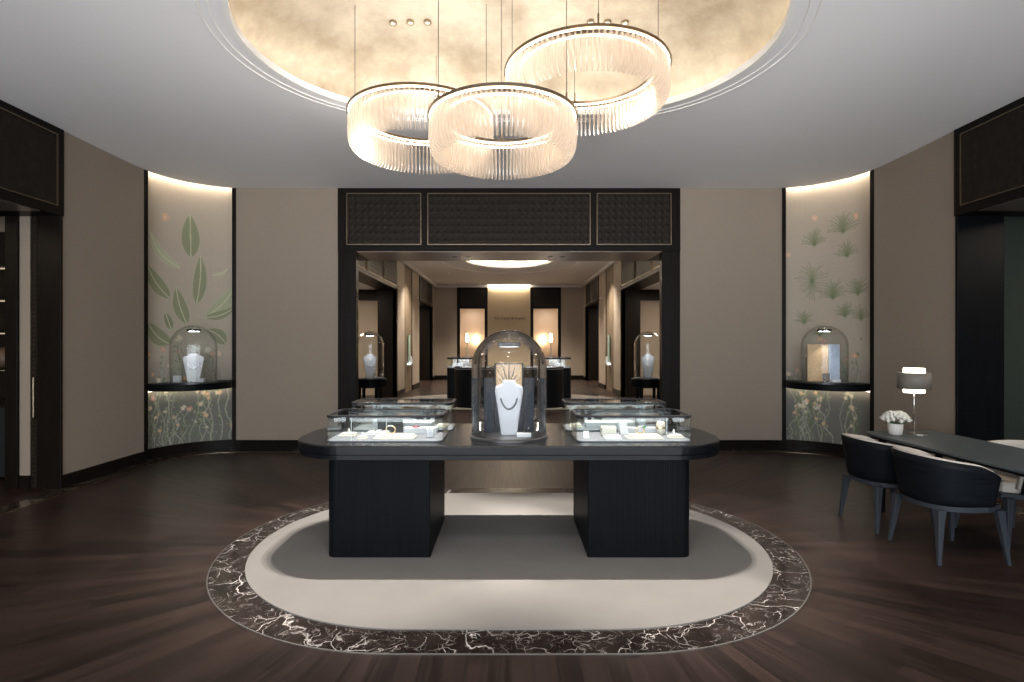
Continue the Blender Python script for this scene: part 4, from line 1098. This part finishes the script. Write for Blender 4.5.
# narrow doorways on both sides of the gold panel
for sx_, nm in ((-1, 'left'), (1, 'right')):
    r = semp('door_far_'+nm, (sx_*1.715, YF, 0), 0, 'narrow dark framed doorway %s of the gold panel' % nm); hw = .715
    MB().box(-hw, -.06, 3.30, hw, .12, H2-.09).build('header', 'door_wood', r)
    p = quilt(-hw+.16, hw-.10, 3.42, H2-.2, -.062, .10).build('quilted_panel', 'quilt_wood', r)
    for a in (-hw, hw-.14): MB().box(a, -.06, 0, a+.14, .12, 3.30).build('jamb', 'door_wood', r)
    x0, x1 = sorted((sx_*.99, sx_*2.6)); struct(MB().box(x0-.3, YF+1.6, 0, x1+.3, YF+1.7, 3.5).build('wall_lobby_'+nm, 'lobby_cloth'))
    t = thing('wall_sconce', 'glowing wall sconce seen through the narrow %s doorway' % nm, 'sconce', (sx_*1.665, YF+1.55, 1.86))
    MB().box(-.06, .02, -.10, .06, .05, .10).build('back_plate', 'brass', t)
    mb = MB(); mb.smooth = True; mb.ball((0, -.03, 0), .12, 8, 1.5); mb.build('glass_globe', 'sconce_glow', t)
    lamp('lobby_fill', 'AREA', (sx_*1.8, YF+.9, 3.38), 7, (1, .88, .76), (0, 0, 0), size=.5)  # unseen lamp added to brighten the lobby
    t = thing('floor_lamp', 'slim lamp with lit candle-like shade in the narrow %s doorway' % nm, 'lamp', (sx_*1.98, YF+.35, 0))
    MB().lathe([(.16, 0), (.16, .03), (.02, .04)], (0, 0, 0), 24).build('lamp_base', 'ceramic', t)
    MB().lathe([(.05, .03), (.05, 1.45), (.02, 1.5)], (0, 0, 0), 16).build('column', 'ceramic', t, smooth=True)
    MB().lathe([(.018, 1.5), (.018, 1.8)], (0, 0, 0), 12).build('pole', 'bronze', t)
    MB().lathe([(.05, 1.75), (.07, 1.85), (.06, 2.10), (.02, 2.15)], (0, 0, 0), 20).build('lit_shade', 'sconce_glow', t, smooth=True)
struct(MB().box(-3.6, YF+.12, 3.42, 3.6, YF+1.7, 3.5).build('ceiling_lobby', 'ceiling_paint'))
for s in (-1, 1): struct(MB().box(min(s*2.75, s*2.85), YF+.12, 0, max(s*2.75, s*2.85), YF+1.7, 3.5).build('wall_lobby_side', 'lobby_cloth'))
struct(MB().box(-.85, YF+.12, 0, .85, YF+1.6, 3.5).build('wall_lobby_core', 'lobby_cloth'))
# uplight wash along the top of the gold panel
struct(MB().box(-.95, YF-.22, H2-.03, .95, YF-.19, H2-.012).build('trim_wash_light', 'wash_led'))

# counters of the second room
struct(MB().prism(stadium(1.1, 2.45, 15.6, 32), 0, .003).build('trim_3', 'marble_edge'))
tag(MB().prism(stadium(1.1, 2.15, 15.6, 32), 0, .012).build('oval_rug', 'rug_cream'), 'pale oval rug under the counters in the second room', 'rug')
def counter(label, cx_, cy_, poly, h, gh, gpoly=None):
    t = thing('display_counter', label, 'counter', (cx_, cy_, 0))
    MB().prism(poly, .013, h).build('counter_body', 'black_wood', t)
    s_ = .985
    MB().prism([(x*1.01, y*1.01) for x, y in poly], h, h+.02).build('counter_top', 'case_floor', t)
    MB().ring(poly, [(x*s_, y*s_) for x, y in poly], h+.02, h+gh).build('glass_wall', 'case_glass', t)
    MB().ring([(x*1.01, y*1.01) for x, y in poly], [(x*.985, y*.985) for x, y in poly], h+gh-.03, h+gh+.02).build('top_frame', 'frame_black', t)
    MB().prism([(x*.96, y*.96) for x, y in poly], h+gh+.003, h+gh+.012).build('lid_pane', 'case_glass', t)
    MB().ring([(x*.975, y*.975) for x, y in poly], [(x*.955, y*.955) for x, y in poly], h+gh-.02, h+gh-.002).build('light_strip', 'counter_led', t)
    return t
for s, nm in ((-1, 'left'), (1, 'right')):
    counter('dark %s wing counter with lit glass top in the second room' % nm, s*1.40, 16.0, rrect(-.38, -.45, .38, .9, .12, 6), .94, .28)
    for k in range(3):
        block('display_block', '%s white block on the %s wing counter' % (('front', 'middle', 'rear')[k], nm), 'display block', s*1.4+(-.1+.1*k), 15.8+.35*k, .96, .28, .14, .10, 'white_leather')
    counter('rounded dark %s counter nearer the doorway in the second room' % nm, s*.78, 14.2, stadium(.12, .52, 0, 16), .98, .04)

# round pedestal tables with domes
for s, nm in ((-1, 'left'), (1, 'right')):
    cx_, cy_ = s*2.83, 11.1
    t = thing('pedestal_table', 'round dark pedestal table on the %s beyond the central doorway' % nm, 'pedestal', (cx_, cy_, 0))
    MB().lathe([(.30, .74), (.34, .76), (.345, .90), (.335, .915), (.02, .915)], (0, 0, 0), 48).build('table_drum', 'black_wood', t)
    for k in range(4):
        a = PI/4+k*PI/2; MB().lathe([(.02, 0), (.028, .3), (.035, .74)], (.24*cos(a), .24*sin(a), 0), 12).build('leg', 'black_wood', t)
    MB().lathe([(.24, .20), (.25, .21), (.25, .225), (.01, .23)], (0, 0, 0), 32).build('lower_tray', 'black_wood', t)
    make_dome('tall glass dome on the pedestal table, %s, beyond the doorway' % nm, (cx_, cy_, .915), .275, .96)
    necklace_bust('white bust with necklace in the %s dome beyond the doorway' % nm, (cx_, cy_, .936), 1, .135, .48, R(-18*s), 'silver')
    mb = MB(); mb.smooth = True
    for k in range(5): mb.ball((0, 0, .02+.055*k), .022-.002*k, 6)
    o = mb.build('pearl_finial', 'silver'); o.location = (cx_-s*.12, cy_-.10, .938); tag(o, 'stack of silver beads beside the bust in the %s far dome' % nm, 'ornament')

# left room: cabinet with lit shelves at the frame's edge
cb = thing('shelf_cabinet', 'tall open cabinet with lit shelves beyond the left doorway', 'cabinet', (-6.45, 6.5, 0))
MB().box(-.85, .25, 0, .85, .30, 3.0).build('back_panel', 'quilt_wood', cb)
for x in (-.85, .80): MB().box(x, -.1, 0, x+.05, .25, 3.0).build('side_panel', 'door_wood', cb)
for z in (.92, 1.30, 1.75, 2.15, 2.55):
    bd = MB().box(-.8, -.08, z, .8, .25, z+.03).build('shelf_board', 'door_wood', cb); MB().box(-.78, .20, z-.016, .78, .22, z-.002).build('light_strip', 'shelf_glow', bd)
MB().box(-.82, -.12, .05, .82, .2, .86).build('base_drawer', 'teal_fabric', cb, bevel=.005)
for k, (z, x) in enumerate(((1.78, .55), (1.33, .38), (1.33, .66), (2.18, .6))):
    mb = MB(); mb.smooth = True; mb.lathe([(.05, 0), (.09, .04), (.10, .12), (.07, .20), (.03, .24)], (0, 0, 0), 20); o = mb.build('round_vessel', 'brown_leather'); o.location = (-6.45+x, 6.56, z)
    tag(o, ('brown rounded vessel on the middle shelf beyond the left doorway', 'left brown vessel on the lower lit shelf of the cabinet', 'right brown vessel on the lower lit shelf of the cabinet', 'brown rounded vessel on the upper cabinet shelf')[k], 'vessel')
block('green_box', 'small pale green box on the lowest cabinet shelf beyond the left doorway', 'box', -5.83, 6.50, .95, .20, .12, .17, 'pale_green', bevel=.006)

# small downlights of the second room ceiling
for x, nm in ((-2.32, 'left'), (2.32, 'right')):
    t = thing('ceiling_downlight', 'tiny round downlight in the second ceiling, %s of the cove' % nm, 'downlight', (x, 21.0, H2))
    MB().lathe([(.06, 0), (.06, -.012), (.04, -.012), (.035, -.004)], (0, 0, 0), 20).build('trim_ring', 'ceiling_bead', t)
    MB().lathe([(.034, -.003), (.034, -.006)], (0, 0, 0), 16).build('lens', 'spot_lens', t)
for x, y in ((-2.6, 18.5), (2.6, 18.5), (-2.4, 22.5), (2.4, 22.5), (0, 22.5), (-2.6, 13), (2.6, 13)):
    lamp('second_room_spot', 'SPOT', (x, y, H2-.03), 520, (1, .86, .70), (0, 0, 0), spot_size=R(110), spot_blend=.8, shadow_soft_size=.05)
# unseen ceiling spots added as fill, outside the picture
for x, y in ((-3.6, 1.2), (3.6, 1.2), (-1.5, -.8), (1.5, -.8), (0, 1.4)):
    lamp('entry_fill_spot', 'SPOT', (x, y, H-.02), 160, (1, .88, .74), (0, 0, 0), spot_size=R(120), spot_blend=.9, shadow_soft_size=.06)

# unseen accent spot added inside each dome, turned to the piece below
for x, y, z in ((-4.49, 7.76, SH), (4.49, 7.76, SH), (-2.83, 11.1, .915), (2.83, 11.1, .915)):
    k = math.hypot(x, y); p = Vector((x-x/k*.17, y-y/k*.17, z+.62)); d_ = Vector((x, y, z+.22))-p
    lamp('added_dome_accent', 'SPOT', p, 2.4, (.95, .97, 1.0), d_.to_track_quat('-Z', 'Y').to_euler(), spot_size=R(80), spot_blend=.8, shadow_soft_size=.012)

# ---------------------------------------------------------------- camera and look
cam = bpy.data.cameras.new('camera'); co = bpy.data.objects.new('camera', cam); C.objects.link(co)
cam.sensor_width = 36; cam.lens = 545/1024*36; co.location = (0, 0, 1.6); co.rotation_euler = (R(90), 0, 0)
cam.shift_x = (512-509)/1024; cam.shift_y = -(341-345)/1024; cam.clip_start = .05; cam.clip_end = 100
sc_ = bpy.context.scene; sc_.camera = co
w = bpy.data.worlds.new('world'); sc_.world = w; w.use_nodes = True; w.node_tree.nodes['Background'].inputs[0].default_value = (.5, .6, .8, 1); w.node_tree.nodes['Background'].inputs[1].default_value = .3
sc_.view_settings.view_transform = 'Standard'; sc_.view_settings.look = 'None'; sc_.view_settings.gamma = 1; sc_.view_settings.exposure = .4; sc_.view_settings.use_curve_mapping = False
cy = sc_.cycles; cy.use_denoising = True; cy.max_bounces = 14; cy.transmission_bounces = 12; cy.transparent_max_bounces = 40; cy.glossy_bounces = 6; cy.diffuse_bounces = 5
cy.sample_clamp_indirect = 4; cy.caustics_refractive = False; cy.caustics_reflective = False
